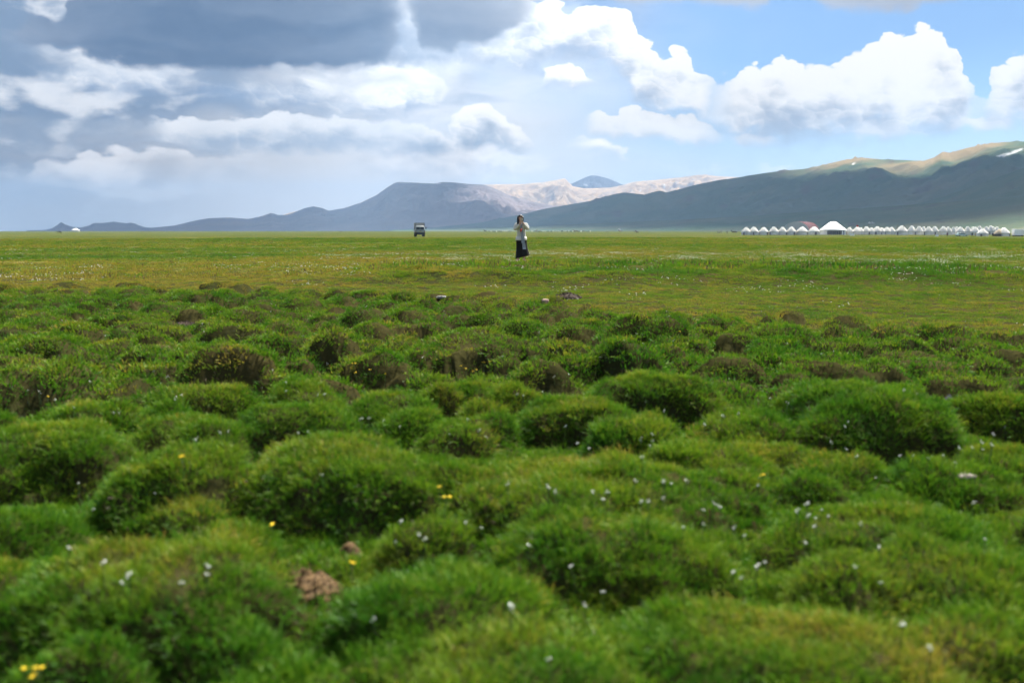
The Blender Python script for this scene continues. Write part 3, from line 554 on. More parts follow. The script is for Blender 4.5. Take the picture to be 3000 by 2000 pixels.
def range_mesh(name, sil, foot, crest, back, mat, na=420, nr=90, power=1.4, rough=0.06, nscale=1 / 500.0, crag=None, snow=(), foot_bow=0.0, label=None, top_rough=0.0, spur=0.25, dry=None):
    """Terrain that rises from its foot to a crest line given as (azimuth, elevation) seen from the plain, and falls away behind it."""
    a = np.array([p[0] for p in sil]); e = np.array([p[1] for p in sil])
    az = np.linspace(a[0], a[-1], na)
    hc = np.tan(np.radians(np.interp(az, a, e))) / np.cos(0)
    crest_r = crest(az) if callable(crest) else np.full_like(az, crest)
    foot_r = foot(az) if callable(foot) else np.full_like(az, foot)
    t = np.concatenate([np.linspace(0, 1, nr), 1 + np.linspace(0, 1, nr // 3)[1:]])
    A, T = np.meshgrid(np.radians(az), t)
    FR = foot_r[None, :]; CR = crest_r[None, :]
    Rr = np.where(T <= 1, FR + (CR - FR) * T, CR + (T - 1) * back)
    X = Rr * np.sin(A); Y = Rr * np.cos(A)
    top = CAM_Z + hc[None, :] * CR
    rel = np.maximum(top - (-20.0), 2.0)
    n1 = ridged(X * nscale, Y * nscale, 5) - 1.0
    n2 = fbm(X * nscale * 4, Y * nscale * 4, 4)
    front = np.clip(T, 0, 1) ** power
    # gullies cut into the face, none on the crest itself
    cut = np.sin(np.clip(T, 0, 1) * np.pi) ** 0.8
    Z = -20.0 + rel * front
    Z = Z + rel * cut * (rough * n2 + spur * rough * 3.0 * n1) * np.clip(front * 2.2, 0, 1)
    Z = np.where(T <= 1, Z, -20.0 + rel * np.clip(1 - (T - 1) * 1.15, -0.2, 1) ** 1.0)
    if top_rough:
        tr = top_rough * np.exp(-((T - 1) / 0.05) ** 2) * np.maximum(0, fbm(X * nscale * 14, Y * nscale * 14, 3)) * (crag(A, T) if crag else 1)
        Z = Z + tr
    # keep every face point under the crest's sight line
    lim = CAM_Z + hc[None, :] * Rr * np.where(T < 0.985, 0.985, 1.0) + (1.6 * top_rough * (T > 0.9) if top_rough else 0)
    Z = np.where((T <= 1) & (lim > 0), np.minimum(Z, np.maximum(lim, -20)), Z)
    V = np.stack([X, Y, Z], -1).reshape(-1, 3)
    n_t, n_a = X.shape
    i = np.arange(n_t - 1)[:, None] * n_a; j = np.arange(n_a - 1)[None, :]
    Fc = np.stack([i + j, i + j + 1, i + n_a + j + 1, i + n_a + j], -1).reshape(-1, 4)
    me = mesh_from(name, V, Fc, mat)
    cg = (crag(A, T) if crag else np.full_like(X, 0.3)); fattr(me, "crag", cg)
    sw = np.zeros_like(X)
    AD = np.degrees(A); EL = np.degrees(np.arctan2(Z - CAM_Z, Rr))
    for (sa, se, ra, re, tilt) in snow:
        du = (AD - sa); dv = (EL - se) - tilt * du
        q = np.sqrt((du / ra) ** 2 + (dv / re) ** 2) * (1 + 0.5 * fbm(X / 60.0, Y / 60.0, 2))
        sw = np.maximum(sw, sstep(q, 1.15, 0.85) * (T < 1.05))
    fattr(me, "snow", sw); fattr(me, "dry", dry(A, T, X, Y) if dry else np.zeros_like(X))
    o = link(bpy.data.objects.new(name, me))
    tag(o, kind="structure", label=label)
    return o

grass_hill = rock_mat("steppe_hillside", [(0.30, (0.046, 0.088, 0.052)), (0.46, (0.068, 0.106, 0.064)), (0.60, (0.104, 0.120, 0.072)), (0.72, (0.135, 0.130, 0.082))], 1 / 420.0, (0.085, 0.072, 0.066), bump=0.5)
mesa_rock = rock_mat("mesa_rock", [(0.30, (0.13, 0.11, 0.125)), (0.5, (0.18, 0.15, 0.16)), (0.65, (0.23, 0.19, 0.185))], 1 / 700.0, (0.13, 0.11, 0.11))
pale_rock = rock_mat("pale_scree", [(0.30, (0.34, 0.22, 0.115)), (0.5, (0.48, 0.32, 0.17)), (0.68, (0.56, 0.40, 0.24))], 1 / 600.0, (0.24, 0.19, 0.15))
dark_rock = rock_mat("dark_peak_rock", [(0.30, (0.075, 0.07, 0.085)), (0.6, (0.13, 0.12, 0.13))], 1 / 500.0, (0.06, 0.058, 0.07))  # whole peak in a darker colour than the pale range

build_ranges()

# ------------------------------------------------------------------ unseen clouds added out of frame to shade the hills and haze
def cloud_material():
    m = bpy.data.materials.new("cloud_vapour"); m.use_nodes = True
    nt = m.node_tree; nt.nodes.clear(); N, Lk = nt.nodes, nt.links
    d = N.new('ShaderNodeBsdfDiffuse'); d.inputs[0].default_value = (0.9, 0.9, 0.9, 1)
    t = N.new('ShaderNodeBsdfTranslucent'); t.inputs[0].default_value = (0.9, 0.9, 0.92, 1)
    mx = N.new('ShaderNodeMixShader'); mx.inputs[0].default_value = 0.45
    Lk.new(d.outputs[0], mx.inputs[1]); Lk.new(t.outputs[0], mx.inputs[2])
    o = N.new('ShaderNodeOutputMaterial'); Lk.new(mx.outputs[0], o.inputs[0])
    return m
CLOUD_MAT = cloud_material()

def shade_cloud(outline, ground_z, altitude, label, n=70):
    """unseen flat-based cumulus shaped for the shade it casts; outline = (azimuth, distance) corners of the ground it shades"""
    poly = np.array([(r * math.sin(R(a)), r * math.cos(R(a))) for a, r in outline])
    sh = (altitude - ground_z) / SUN_DIR.z
    poly = poly + np.array([SUN_DIR.x, SUN_DIR.y]) * sh
    lo, hi = poly.min(0) - 250, poly.max(0) + 250
    gx, gy = np.meshgrid(np.linspace(lo[0], hi[0], n), np.linspace(lo[1], hi[1], n))
    px, py = gx.ravel(), gy.ravel()
    inside = np.zeros(len(px), bool); dist = np.full(len(px), 1e9)
    for i in range(len(poly)):
        (x1, y1), (x2, y2) = poly[i], poly[(i + 1) % len(poly)]
        c = ((y1 > py) != (y2 > py)) & (px < (x2 - x1) * (py - y1) / (y2 - y1 + 1e-9) + x1); inside ^= c
        tt = np.clip(((px - x1) * (x2 - x1) + (py - y1) * (y2 - y1)) / ((x2 - x1) ** 2 + (y2 - y1) ** 2), 0, 1)
        dist = np.minimum(dist, np.hypot(px - x1 - tt * (x2 - x1), py - y1 - tt * (y2 - y1)))
    sd = np.where(inside, dist, -dist) + 130 * fbm(px / 420.0, py / 420.0, 4)
    ok = sd.reshape(n, n) > 0
    th = np.sqrt(np.clip(sd, 0, 600)) * 11 * (1 + 0.5 * fbm(px / 260.0, py / 260.0, 4))
    top = altitude + np.clip(th, 4, None) ; bot = altitude - np.clip(th, 4, None) * 0.15
    V = np.concatenate([np.stack([px, py, top], -1), np.stack([px, py, bot], -1)])
    q = ok[:-1, :-1] & ok[1:, :-1] & ok[:-1, 1:] & ok[1:, 1:]
    Fc = []
    idx = lambda i, j: i * n + j
    for i in range(n - 1):
        for j in range(n - 1):
            if not q[i, j]: continue
            a, b, c, d = idx(i, j), idx(i, j + 1), idx(i + 1, j + 1), idx(i + 1, j)
            Fc.append((a, b, c, d)); Fc.append((a + n * n, d + n * n, c + n * n, b + n * n))
            for (e0, e1, ni, nj) in ((a, b, i - 1, j), (b, c, i, j + 1), (c, d, i + 1, j), (d, a, i, j - 1)):
                if ni < 0 or nj < 0 or ni >= n - 1 or nj >= n - 1 or not q[ni, nj]:
                    Fc.append((e1, e0, e0 + n * n, e1 + n * n))
    used = np.zeros(2 * n * n, int) - 1
    keep = sorted({v for f in Fc for v in f})
    used[keep] = np.arange(len(keep))
    me = mesh_from("cloud", V[keep], [tuple(int(used[v]) for v in f) for f in Fc], CLOUD_MAT)
    o = link(bpy.data.objects.new("cloud", me)); tag(o, kind="structure", label=label)
shade_cloud([(-10, 5000), (-3, 3300), (8, 2200), (20, 1500), (34, 1300), (36, 2900), (27, 3900), (22, 4100), (19.5, 4350), (17, 4650), (14, 5300), (9, 6300), (0, 7300), (-7, 7600)], 150, 2600, "unseen flat based cloud shaped to shade the green hillside")
shade_cloud([(-36, 2400), (-16, 2500), (-8, 4300), (-3.5, 6500), (-2.0, 8600), (-3.0, 10300), (-16, 11800), (-36, 12500)], 250, 3700, "unseen broad cloud added to shade the mesa and darken the haze at left", 90)

# ------------------------------------------------------------------ air
def build_haze():
    x0, x1, y0, y1, z0, z1 = -11000, 11000, -2500, 17500, -60, 760
    vs = [(x, y, z) for z in (z0, z1) for y in (y0, y1) for x in (x0, x1)]
    fs = [(0, 2, 3, 1), (4, 5, 7, 6), (0, 1, 5, 4), (2, 6, 7, 3), (0, 4, 6, 2), (1, 3, 7, 5)]
    m = bpy.data.materials.new("haze"); m.use_nodes = True
    nt = m.node_tree; nt.nodes.clear()
    pv = nt.nodes.new('ShaderNodeVolumePrincipled')
    pv.inputs['Color'].default_value = (0.43, 0.66, 0.98, 1)
    pv.inputs['Density'].default_value = HAZE_DENSITY
    pv.inputs['Anisotropy'].default_value = 0.0
    out = nt.nodes.new('ShaderNodeOutputMaterial'); nt.links.new(pv.outputs[0], out.inputs['Volume'])
    o = link(bpy.data.objects.new("haze", mesh_from("haze", vs, fs, m, False)))
    tag(o, kind="stuff", label="thin blue mountain haze over the plain")
HAZE_DENSITY = 8.8e-5
build_haze()

# ------------------------------------------------------------------ grass
def grass_material():
    m = bpy.data.materials.new("grass_blades"); m.use_nodes = True
    nt = m.node_tree; nt.nodes.clear(); N, Lk = nt.nodes, nt.links
    def inst(name):
        a = N.new('ShaderNodeAttribute'); a.attribute_type = 'INSTANCER'; a.attribute_name = name; return a.outputs['Fac']
    def geo(name):
        a = N.new('ShaderNodeAttribute'); a.attribute_name = name; return a.outputs['Fac']
    def mix(f, a, b):
        n = N.new('ShaderNodeMix'); n.data_type = 'RGBA'
        for i, v in ((0, f), (6, a), (7, b)):
            if isinstance(v, bpy.types.NodeSocket): Lk.new(v, n.inputs[i])
            elif isinstance(v, tuple): n.inputs[i].default_value = (*v, 1)
            else: n.inputs[i].default_value = v
        return n.outputs[2]
    def math_(op, a, b):
        n = N.new('ShaderNodeMath'); n.operation = op
        for i, v in ((0, a), (1, b)):
            if isinstance(v, bpy.types.NodeSocket): Lk.new(v, n.inputs[i])
            else: n.inputs[i].default_value = v
        return n.outputs[0]
    tint, dead = inst('tint'), inst('dead')
    blade, along = geo('blade'), geo('along')
    t = math_('ADD', tint, math_('MULTIPLY', math_('SUBTRACT', blade, 0.5), 0.35))
    t = math_('ADD', t, math_('MULTIPLY', along, 0.18))
    rp = N.new('ShaderNodeValToRGB'); e = rp.color_ramp.elements
    e[0].position = 0.0; e[0].color = (0.026, 0.105, 0.006, 1)
    e[1].position = 1.0; e[1].color = (0.265, 0.205, 0.026, 1)
    k = e.new(0.35); k.color = (0.066, 0.165, 0.007, 1)
    k = e.new(0.65); k.color = (0.128, 0.205, 0.010, 1)
    Lk.new(t, rp.inputs[0])
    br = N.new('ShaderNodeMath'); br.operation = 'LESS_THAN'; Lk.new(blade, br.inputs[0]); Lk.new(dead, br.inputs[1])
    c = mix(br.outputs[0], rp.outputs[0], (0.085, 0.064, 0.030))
    d = N.new('ShaderNodeBsdfDiffuse'); Lk.new(c, d.inputs[0])
    tr = N.new('ShaderNodeBsdfTranslucent'); Lk.new(c, tr.inputs[0])
    gl = N.new('ShaderNodeBsdfGlossy'); gl.inputs['Roughness'].default_value = 0.45; gl.inputs[0].default_value = (0.9, 0.95, 0.9, 1)
    m1 = N.new('ShaderNodeMixShader'); m1.inputs[0].default_value = 0.33; Lk.new(d.outputs[0], m1.inputs[1]); Lk.new(tr.outputs[0], m1.inputs[2])
    m2 = N.new('ShaderNodeMixShader'); m2.inputs[0].default_value = 0.008; Lk.new(m1.outputs[0], m2.inputs[1]); Lk.new(gl.outputs[0], m2.inputs[2])
    o = N.new('ShaderNodeOutputMaterial'); Lk.new(m2.outputs[0], o.inputs[0])
    return m
GRASS_MAT = grass_material()

def tuft(name, nblades, radius, hmin, hmax, width, lean, seed):
    g = np.random.default_rng(seed)
    V, Fc, bl, al = [], [], [], []
    for _ in range(nblades):
        rr = radius * math.sqrt(g.random()); ph = g.random() * 6.2832
        bx, by = rr * math.cos(ph), rr * math.sin(ph)
        h = g.uniform(hmin, hmax); w = width * g.uniform(0.6, 1.2)
        dirn = ph + g.normal(0, 0.9); ln = lean * g.uniform(0.2, 1.3)
        fx, fy = math.cos(dirn), math.sin(dirn)
        sx, sy = -math.sin(dirn + g.normal(0, 0.6)), math.cos(dirn)
        i0 = len(V); rnd = g.random()
        for s, ww in ((0.0, 1.0), (0.38, 0.9), (0.72, 0.6)):
            off = ln * h * s ** 2; zz = h * (s - 0.28 * ln * s * s) - 0.01
            for q in (-1, 1):
                V.append((bx + fx * off + sx * w * ww * 0.5 * q, by + fy * off + sy * w * ww * 0.5 * q, zz)); bl.append(rnd); al.append(s)
        V.append((bx + fx * ln * h, by + fy * ln * h, h * (1 - 0.28 * ln) - 0.01)); bl.append(rnd); al.append(1.0)
        Fc += [(i0, i0 + 1, i0 + 3, i0 + 2), (i0 + 2, i0 + 3, i0 + 5, i0 + 4), (i0 + 4, i0 + 5, i0 + 6)]
    me = mesh_from(name, V, Fc, GRASS_MAT)
    fattr(me, "blade", bl); fattr(me, "along", al)
    return bpy.data.objects.new(name, me)

def euler_to(n, spin):
    """XYZ euler angles that turn +Z to n, after a random spin"""
    th = np.arccos(np.clip(n[:, 2], -1, 1)); ph = np.arctan2(n[:, 1], n[:, 0])
    def rz(a):
        c, s = np.cos(a), np.sin(a); o = np.zeros((len(a), 3, 3)); o[:, 0, 0] = c; o[:, 0, 1] = -s; o[:, 1, 0] = s; o[:, 1, 1] = c; o[:, 2, 2] = 1; return o
    def ry(a):
        c, s = np.cos(a), np.sin(a); o = np.zeros((len(a), 3, 3)); o[:, 0, 0] = c; o[:, 0, 2] = s; o[:, 2, 0] = -s; o[:, 2, 2] = c; o[:, 1, 1] = 1; return o
    M = rz(ph) @ ry(th) @ rz(spin)
    return np.stack([np.arctan2(M[:, 2, 1], M[:, 2, 2]), -np.arcsin(np.clip(M[:, 2, 0], -1, 1)), np.arctan2(M[:, 1, 0], M[:, 0, 0])], -1)

def scatter(name, pts, rot, scl, attrs, protos, label):
    """one object whose points carry copies of the prototypes"""
    me = bpy.data.meshes.new(name)
    me.vertices.add(len(pts)); me.vertices.foreach_set("co", np.asarray(pts, np.float32).ravel()); me.update()
    fattr(me, "rot", np.asarray(rot, np.float32), typ='FLOAT_VECTOR')
    fattr(me, "scl", np.asarray(scl, np.float32))
    fattr(me, "pick", rng.integers(0, len(protos), len(pts)).astype(np.int32), typ='INT')
    for k, v in attrs.items(): fattr(me, k, np.asarray(v, np.float32))
    o = link(bpy.data.objects.new(name, me)); tag(o, kind="stuff", label=label)
    ng = bpy.data.node_groups.new(name, 'GeometryNodeTree'); ng.is_modifier = True
    ng.interface.new_socket("Geometry", in_out='INPUT', socket_type='NodeSocketGeometry')
    ng.interface.new_socket("Geometry", in_out='OUTPUT', socket_type='NodeSocketGeometry')
    N, Lk = ng.nodes, ng.links
    gi, go = N.new('NodeGroupInput'), N.new('NodeGroupOutput')
    j = N.new('GeometryNodeJoinGeometry')
    for pr in protos[::-1]:
        oi = N.new('GeometryNodeObjectInfo'); oi.inputs[0].default_value = pr; oi.inputs['As Instance'].default_value = True
        Lk.new(oi.outputs['Geometry'], j.inputs[0])
    def named(nm, typ):
        n = N.new('GeometryNodeInputNamedAttribute'); n.data_type = typ; n.inputs[0].default_value = nm
        return n.outputs[0]
    ip = N.new('GeometryNodeInstanceOnPoints')
    m2p = N.new('GeometryNodeMeshToPoints'); Lk.new(gi.outputs[0], m2p.inputs[0])
    Lk.new(m2p.outputs[0], ip.inputs['Points'])
    Lk.new(j.outputs[0], ip.inputs['Instance'])
    ip.inputs['Pick Instance'].default_value = True
    Lk.new(named('pick', 'INT'), ip.inputs['Instance Index'])
    e2r = N.new('FunctionNodeEulerToRotation'); Lk.new(named('rot', 'FLOAT_VECTOR'), e2r.inputs[0])
    Lk.new(e2r.outputs[0], ip.inputs['Rotation'])
    Lk.new(named('scl', 'FLOAT'), ip.inputs['Scale'])
    Lk.new(ip.outputs[0], go.inputs[0])
    md = o.modifiers.new(name, 'NODES'); md.node_group = ng
    return o

def sector_points(n, r0, r1, half):
    az = np.radians(rng.uniform(-half, half, n)); r = np.sqrt(rng.uniform(r0 * r0, r1 * r1, n))
    return r * np.sin(az), r * np.cos(az), r

def surf(x, y, eps=0.03):
    z, peat, crown, inf, bank = terrain(x, y, True)
    zx = (terrain(x + eps, y) - terrain(x - eps, y)) / (2 * eps); zy = (terrain(x, y + eps) - terrain(x, y - eps)) / (2 * eps)
    n = np.stack([-zx, -zy, np.ones_like(zx)], -1); n /= np.linalg.norm(n, axis=1)[:, None]
    return z, n, peat, crown, inf, bank

BARE = [(-1.165, 16.4, 0.22), (0.486, 14.735, 0.13), (2.139, 4.58, 0.07), (3.05, 6.85, 0.12), (0.77, 3.27, 0.04), (0.937, 16.74, 0.24), (-4.43, 13.5, 0.2), (-0.735, 3.40, 0.12), (-0.735, 3.27, 0.08), (-0.642, 3.83, 0.06), (0.33, 35.5, 0.8)]
# BARE: discs (x, y, radius) kept free of grass: stones and bare earth
def grass_layer(name, n, r0, r1, half, protos, smin, smax, label, eps):
    n = int(n * 1.9)
    x, y, r = sector_points(n, r0, r1, half)
    z, nrm, peat, crown, inf, bank = surf(x, y, eps)
    steep = 1 - nrm[:, 2]
    keep = rng.random(n) < 0.53 / np.clip(nrm[:, 2], 0.35, 1.0)      # even cover on slopes too
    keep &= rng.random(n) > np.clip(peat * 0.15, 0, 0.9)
    for (bx, by, br) in BARE:
        keep &= (x - bx) ** 2 + (y - by) ** 2 > br * br
    up = nrm * 0.62 + np.array([0, 0, 0.38]); up += rng.normal(0, 0.10, up.shape); up /= np.linalg.norm(up, axis=1)[:, None]
    tone = meadow_tone(x, y)
    patch = fbm(x * 1.3 + 50, y * 1.3, 3)
    tint = np.where(inf > 0.5, 0.23 + 0.34 * (tone - 0.4) + 0.20 * crown * sstep(nrm[:, 2], 0.75, 0.97) + 0.55 * patch * 0.6, 0.16 + 0.66 * tone + 0.3 * patch + 0.02 * sstep(r, 46, 80))  # crown term: yellower tops, raised further in colour to look sunlit
    tint -= 0.5 * bank * (0.55 + 1.5 * fbm(x * 0.5, y * 0.5, 2))
    tint += rng.normal(0, 0.12, n) + 0.30 * fbm(x * 5.0, y * 5.0 + 9, 2)
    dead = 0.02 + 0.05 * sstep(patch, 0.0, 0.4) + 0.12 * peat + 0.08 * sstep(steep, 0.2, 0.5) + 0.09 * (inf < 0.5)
    scl = rng.uniform(smin, smax, n) * (1 + 0.35 * fbm(x * 0.9, y * 0.9 + 20, 2)) * (1 - 0.25 * peat) * np.where(inf > 0.4, 1.0, 0.72 + 0.5 * bank)
    rot = euler_to(up, rng.uniform(0, 6.28, n))
    k = keep
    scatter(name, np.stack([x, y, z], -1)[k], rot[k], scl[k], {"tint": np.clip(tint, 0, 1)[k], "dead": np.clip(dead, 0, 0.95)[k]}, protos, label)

def build_grass():
    near = [tuft("grass_tuft", 66, 0.075, 0.016, 0.048, 0.0037, 0.8, 100 + i) for i in range(5)]
    mid = [tuft("grass_clump", 72, 0.13, 0.018, 0.052, 0.0072, 0.8, 200 + i) for i in range(4)]
    far = [tuft("grass_patch", 80, 0.42, 0.03, 0.11, 0.022, 0.7, 300 + i) for i in range(4)]
    grass_layer("near_grass", 21000, 1.25, 7.0, 48, near, 0.7, 1.25, "short dense meadow grass over the nearest hummocks", 0.02)
    grass_layer("hummock_grass", 30000, 6.8, 24.0, 42, mid, 0.7, 1.2, "meadow grass over the farther hummocks and the lawn", 0.04)
    grass_layer("meadow_grass", 17000, 23.5, 70.0, 36, far, 0.6, 1.1, "short meadow grass on the plain around the person", 0.15)
    grass_layer("plain_grass", 14000, 66.0, 190.0, 33, [tuft("grass_sward", 80, 0.9, 0.04, 0.12, 0.05, 0.6, 400 + i) for i in range(3)], 0.8, 1.3, "short pasture grass on the plain beyond the person", 0.4)
build_grass()

# ------------------------------------------------------------------ mesh tools for built things
class MB:
    """collects shapes into one mesh"""
    def __init__(self): self.v, self.f = [], []
    def add(self, vs, fs):
        o = len(self.v); self.v += [tuple(p) for p in vs]; self.f += [tuple(i + o for i in f) for f in fs]; return self
    def box(self, cx, cy, cz, sx, sy, sz, top=(1.0, 1.0), bev=0.0, shift=(0, 0)):
        hx, hy, hz = sx / 2, sy / 2, sz / 2
        if not bev:
            vs = []
            for (z, kx, ky, ox, oy) in ((-hz, 1, 1, 0, 0), (hz, top[0], top[1], shift[0], shift[1])):
                vs += [(cx + ox + a * hx * kx, cy + oy + b * hy * ky, cz + z) for a, b in ((-1, -1), (1, -1), (1, 1), (-1, 1))]
            return self.add(vs, [(3, 2, 1, 0), (4, 5, 6, 7), (0, 1, 5, 4), (1, 2, 6, 5), (2, 3, 7, 6), (3, 0, 4, 7)])
        rings = []
        for z, ins in ((-hz, bev), (-hz + bev, 0), (hz - bev, 0), (hz, bev)):
            t = (z + hz) / sz; kx = 1 + (top[0] - 1) * t; ky = 1 + (top[1] - 1) * t
            X, Y = hx * kx - ins, hy * ky - ins; b = bev * 0.8
            ring = [(-X + b, -Y), (X - b, -Y), (X, -Y + b), (X, Y - b), (X - b, Y), (-X + b, Y), (-X, Y - b), (-X, -Y + b)]
            rings.append([(cx + p[0] + shift[0] * t, cy + p[1] + shift[1] * t, cz + z) for p in ring])
        vs = [p for r_ in rings for p in r_]; fs = [tuple(range(7, -1, -1)), tuple(range(24, 32))]
        for k in range(3):
            for i in range(8): j = (i + 1) % 8; fs.append((k * 8 + i, k * 8 + j, k * 8 + 8 + j, k * 8 + 8 + i))
        return self.add(vs, fs)
    def lathe(self, prof, n=24, cx=0, cy=0, cz=0, cap=True, wob=0.0, seed=0):
        g = random.Random(seed); ph = g.random() * 6
        vs = []
        for k, (r, z) in enumerate(prof):
            for i in range(n):
                a = 2 * math.pi * i / n; rr = r * (1 + wob * math.sin(3 * a + ph + k) + wob * 0.6 * math.sin(7 * a + k * 2))
                vs.append((cx + rr * math.cos(a), cy + rr * math.sin(a), cz + z))
        fs = []
        for k in range(len(prof) - 1):
            for i in range(n): j = (i + 1) % n; fs.append((k * n + i, k * n + j, k * n + n + j, k * n + n + i))
        if cap: fs.append(tuple(range(n - 1, -1, -1))); fs.append(tuple((len(prof) - 1) * n + i for i in range(n)))
        return self.add(vs, fs)
    def tube(self, pts, rad, n=8):
        pts = [Vector(p) for p in pts]; rad = rad if isinstance(rad, (list, tuple)) else [rad] * len(pts)
        vs = []
        for k, p in enumerate(pts):
            d = (pts[min(k + 1, len(pts) - 1)] - pts[max(k - 1, 0)]).normalized()
            u = d.orthogonal().normalized() if k == 0 else (u - d * u.dot(d)).normalized()
            w = d.cross(u)
            for i in range(n):
                a = 2 * math.pi * i / n; vs.append(p + (u * math.cos(a) + w * math.sin(a)) * rad[k])
        fs = [tuple(range(n - 1, -1, -1)), tuple((len(pts) - 1) * n + i for i in range(n))]
        for k in range(len(pts) - 1):
            for i in range(n): j = (i + 1) % n; fs.append((k * n + i, k * n + j, k * n + n + j, k * n + n + i))
        return self.add(vs, fs)
    def loft(self, rings, cap=True):
        """rings of equal length, bottom to top"""
        n = len(rings[0]); vs = [p for r_ in rings for p in r_]; fs = []
        for k in range(len(rings) - 1):
            for i in range(n): j = (i + 1) % n; fs.append((k * n + i, k * n + j, k * n + n + j, k * n + n + i))
        if cap: fs.append(tuple(range(n - 1, -1, -1))); fs.append(tuple((len(rings) - 1) * n + i for i in range(n)))
        return self.add(vs, fs)
    def build(self, name, mat, parent=None, smooth=False, loc=None, auto=None):
        me = mesh_from(name, self.v, self.f, mat, smooth)
        o = link(bpy.data.objects.new(name, me), parent)
        if loc: o.location = loc
        if auto is not None:
            bm = bmesh.new(); bm.from_mesh(me)
            for f in bm.faces: f.smooth = True
            for e in bm.edges:
                if len(e.link_faces) == 2 and e.calc_face_angle(0) > R(auto): e.smooth = False
            bm.to_mesh(me); bm.free()
        return o

def empty(name, x, y, z=None, rz=0.0, scale=None):
    o = link(bpy.data.objects.new(name, None)); o.empty_display_size = 0.2
    o.location = (x, y, gz(x, y) if z is None else z); o.rotation_euler = (0, 0, rz)
    if scale: o.scale = scale
    return o

def copy_tree(o, parent=None):
    c = o.copy(); col_main.objects.link(c); c.parent = parent
    for ch in list(o.children): copy_tree(ch, c)
    return c

def skin_mesh(name, verts, edges, radii, mat, sub=2, root=0):
    me = bpy.data.meshes.new(name); me.from_pydata(verts, edges, [])
    ob = bpy.data.objects.new(name, me); col_main.objects.link(ob)
    md = ob.modifiers.new("skin", 'SKIN'); md.use_smooth_shade = True
    for i, rv in enumerate(radii):
        sv = me.skin_vertices[0].data[i]; sv.radius = rv if isinstance(rv, tuple) else (rv, rv); sv.use_root = (i == root)
    ob.modifiers.new("sub", 'SUBSURF').levels = sub
    dg = bpy.context.evaluated_depsgraph_get()
    nm = bpy.data.meshes.new_from_object(ob.evaluated_get(dg)); nm.name = name
    nm.materials.clear(); nm.materials.append(mat)
    nm.polygons.foreach_set("use_smooth", np.ones(len(nm.polygons), dtype=bool))
    bpy.data.objects.remove(ob); bpy.data.meshes.remove(me)
    return nm

def chain(V, E, Rd, pts, start=None):
    """append a chain of (x,y,z,r) to a skin graph, returns last index"""
    prev = start
    for (x, y, z, r) in pts:
        V.append((x, y, z)); Rd.append(r)
        if prev is not None: E.append((prev, len(V) - 1))
        prev = len(V) - 1
    return prev

# ------------------------------------------------------------------ materials of the camp
felt = plain_mat("white_felt", (0.80, 0.79, 0.76), 0.9, 0.06, 1.2, bump=0.3)
felt_wall = plain_mat("white_canvas", (0.74, 0.73, 0.70), 0.9, 0.08, 1.5, bump=0.3)
felt_dirty = plain_mat("weathered_felt", (0.46, 0.44, 0.40), 0.95, 0.22, 1.5)
felt_worn = plain_mat("stained_felt", (0.62, 0.60, 0.55), 0.92, 0.28, 2.2)
rope = plain_mat("grey_band", (0.36, 0.35, 0.34), 0.9)
door_paint = plain_mat("painted_door", (0.16, 0.17, 0.24), 0.6)
dark_gap = plain_mat("dark_window", (0.025, 0.025, 0.03), 0.35, 0.3)
steel_grey = plain_mat("grey_sheeting", (0.40, 0.42, 0.45), 0.6, 0.06, 0.4)
maroon = plain_mat("maroon_cover", (0.06, 0.013, 0.020), 0.95, 0.08, 0.5)
skylight = plain_mat("skylight_panel", (0.42, 0.40, 0.42), 0.5)
wood = plain_mat("grey_timber", (0.13, 0.10, 0.08), 0.85, 0.2)
tan_cloth = plain_mat("tan_canvas", (0.34, 0.28, 0.19), 0.9, 0.15)
red_cloth = plain_mat("red_cloth", (0.45, 0.055, 0.03), 0.8)
white_paint = plain_mat("white_paint", (0.78, 0.79, 0.80), 0.5, 0.05)
black_rubber = plain_mat("black_rubber", (0.015, 0.015, 0.016), 0.8)
dark_metal = plain_mat("dark_metal", (0.025, 0.027, 0.030), 0.6)
glass = plain_mat("dark_glass", (0.020, 0.032, 0.040), 0.12, 0.1)

# ------------------------------------------------------------------ yurts
# x, y, diameter, height
YURTS = [
    (110.1, 471.02, 4.46, 3.6), (113.7, 471.02, 4.67, 3.71), (118.3, 471.02, 4.6, 3.57), (123.07, 471.02, 4.6, 3.78), (127.16, 471.02, 4.26, 3.64),
    (131.45, 471.02, 4.53, 3.78), (136.43, 471.02, 5.35, 3.84), (146.42, 485.59, 5.73, 3.89), (168.44, 500, 4.01, 3.64), (172.26, 500, 4.81, 3.75),
    (173.83, 500, 4.01, 3.53), (177, 500, 4.66, 3.94), (179.37, 500, 4.01, 3.46), (182.28, 500, 4.96, 4.04), (184.47, 500, 4.23, 3.46),
    (187.17, 500, 4.81, 3.72), (189.42, 500, 4.23, 3.68), (183.22, 471.02, 5.56, 4.29), (196.71, 493.04, 4.46, 4.31), (194.36, 478.25, 4.18, 4.08),
    (205.38, 500, 3.64, 3.94), (195.88, 471.02, 4.46, 3.88), (208.02, 493.04, 4.17, 4.06), (205.96, 478.25, 4.32, 4.01), (208.16, 478.25, 3.9, 3.8),
    (217.29, 493.04, 3.59, 3.77), (222, 500, 4.01, 3.86), (214.09, 478.25, 4.32, 3.8), (217.57, 478.25, 3.83, 4.01), (230.02, 500, 3.5, 3.86),
    (211.46, 457.49, 4.33, 3.67), (233.3, 500, 4.01, 4.26), (137.89, 293.33, 3.25, 2.39), (236.65, 500, 3.79, 4.08), (238.94, 500, 4.08, 4.34),
    (240.04, 500, 3.79, 4.01), (241.97, 500, 3.79, 3.94), (164.68, 335.55, 4.11, 3.06),
]


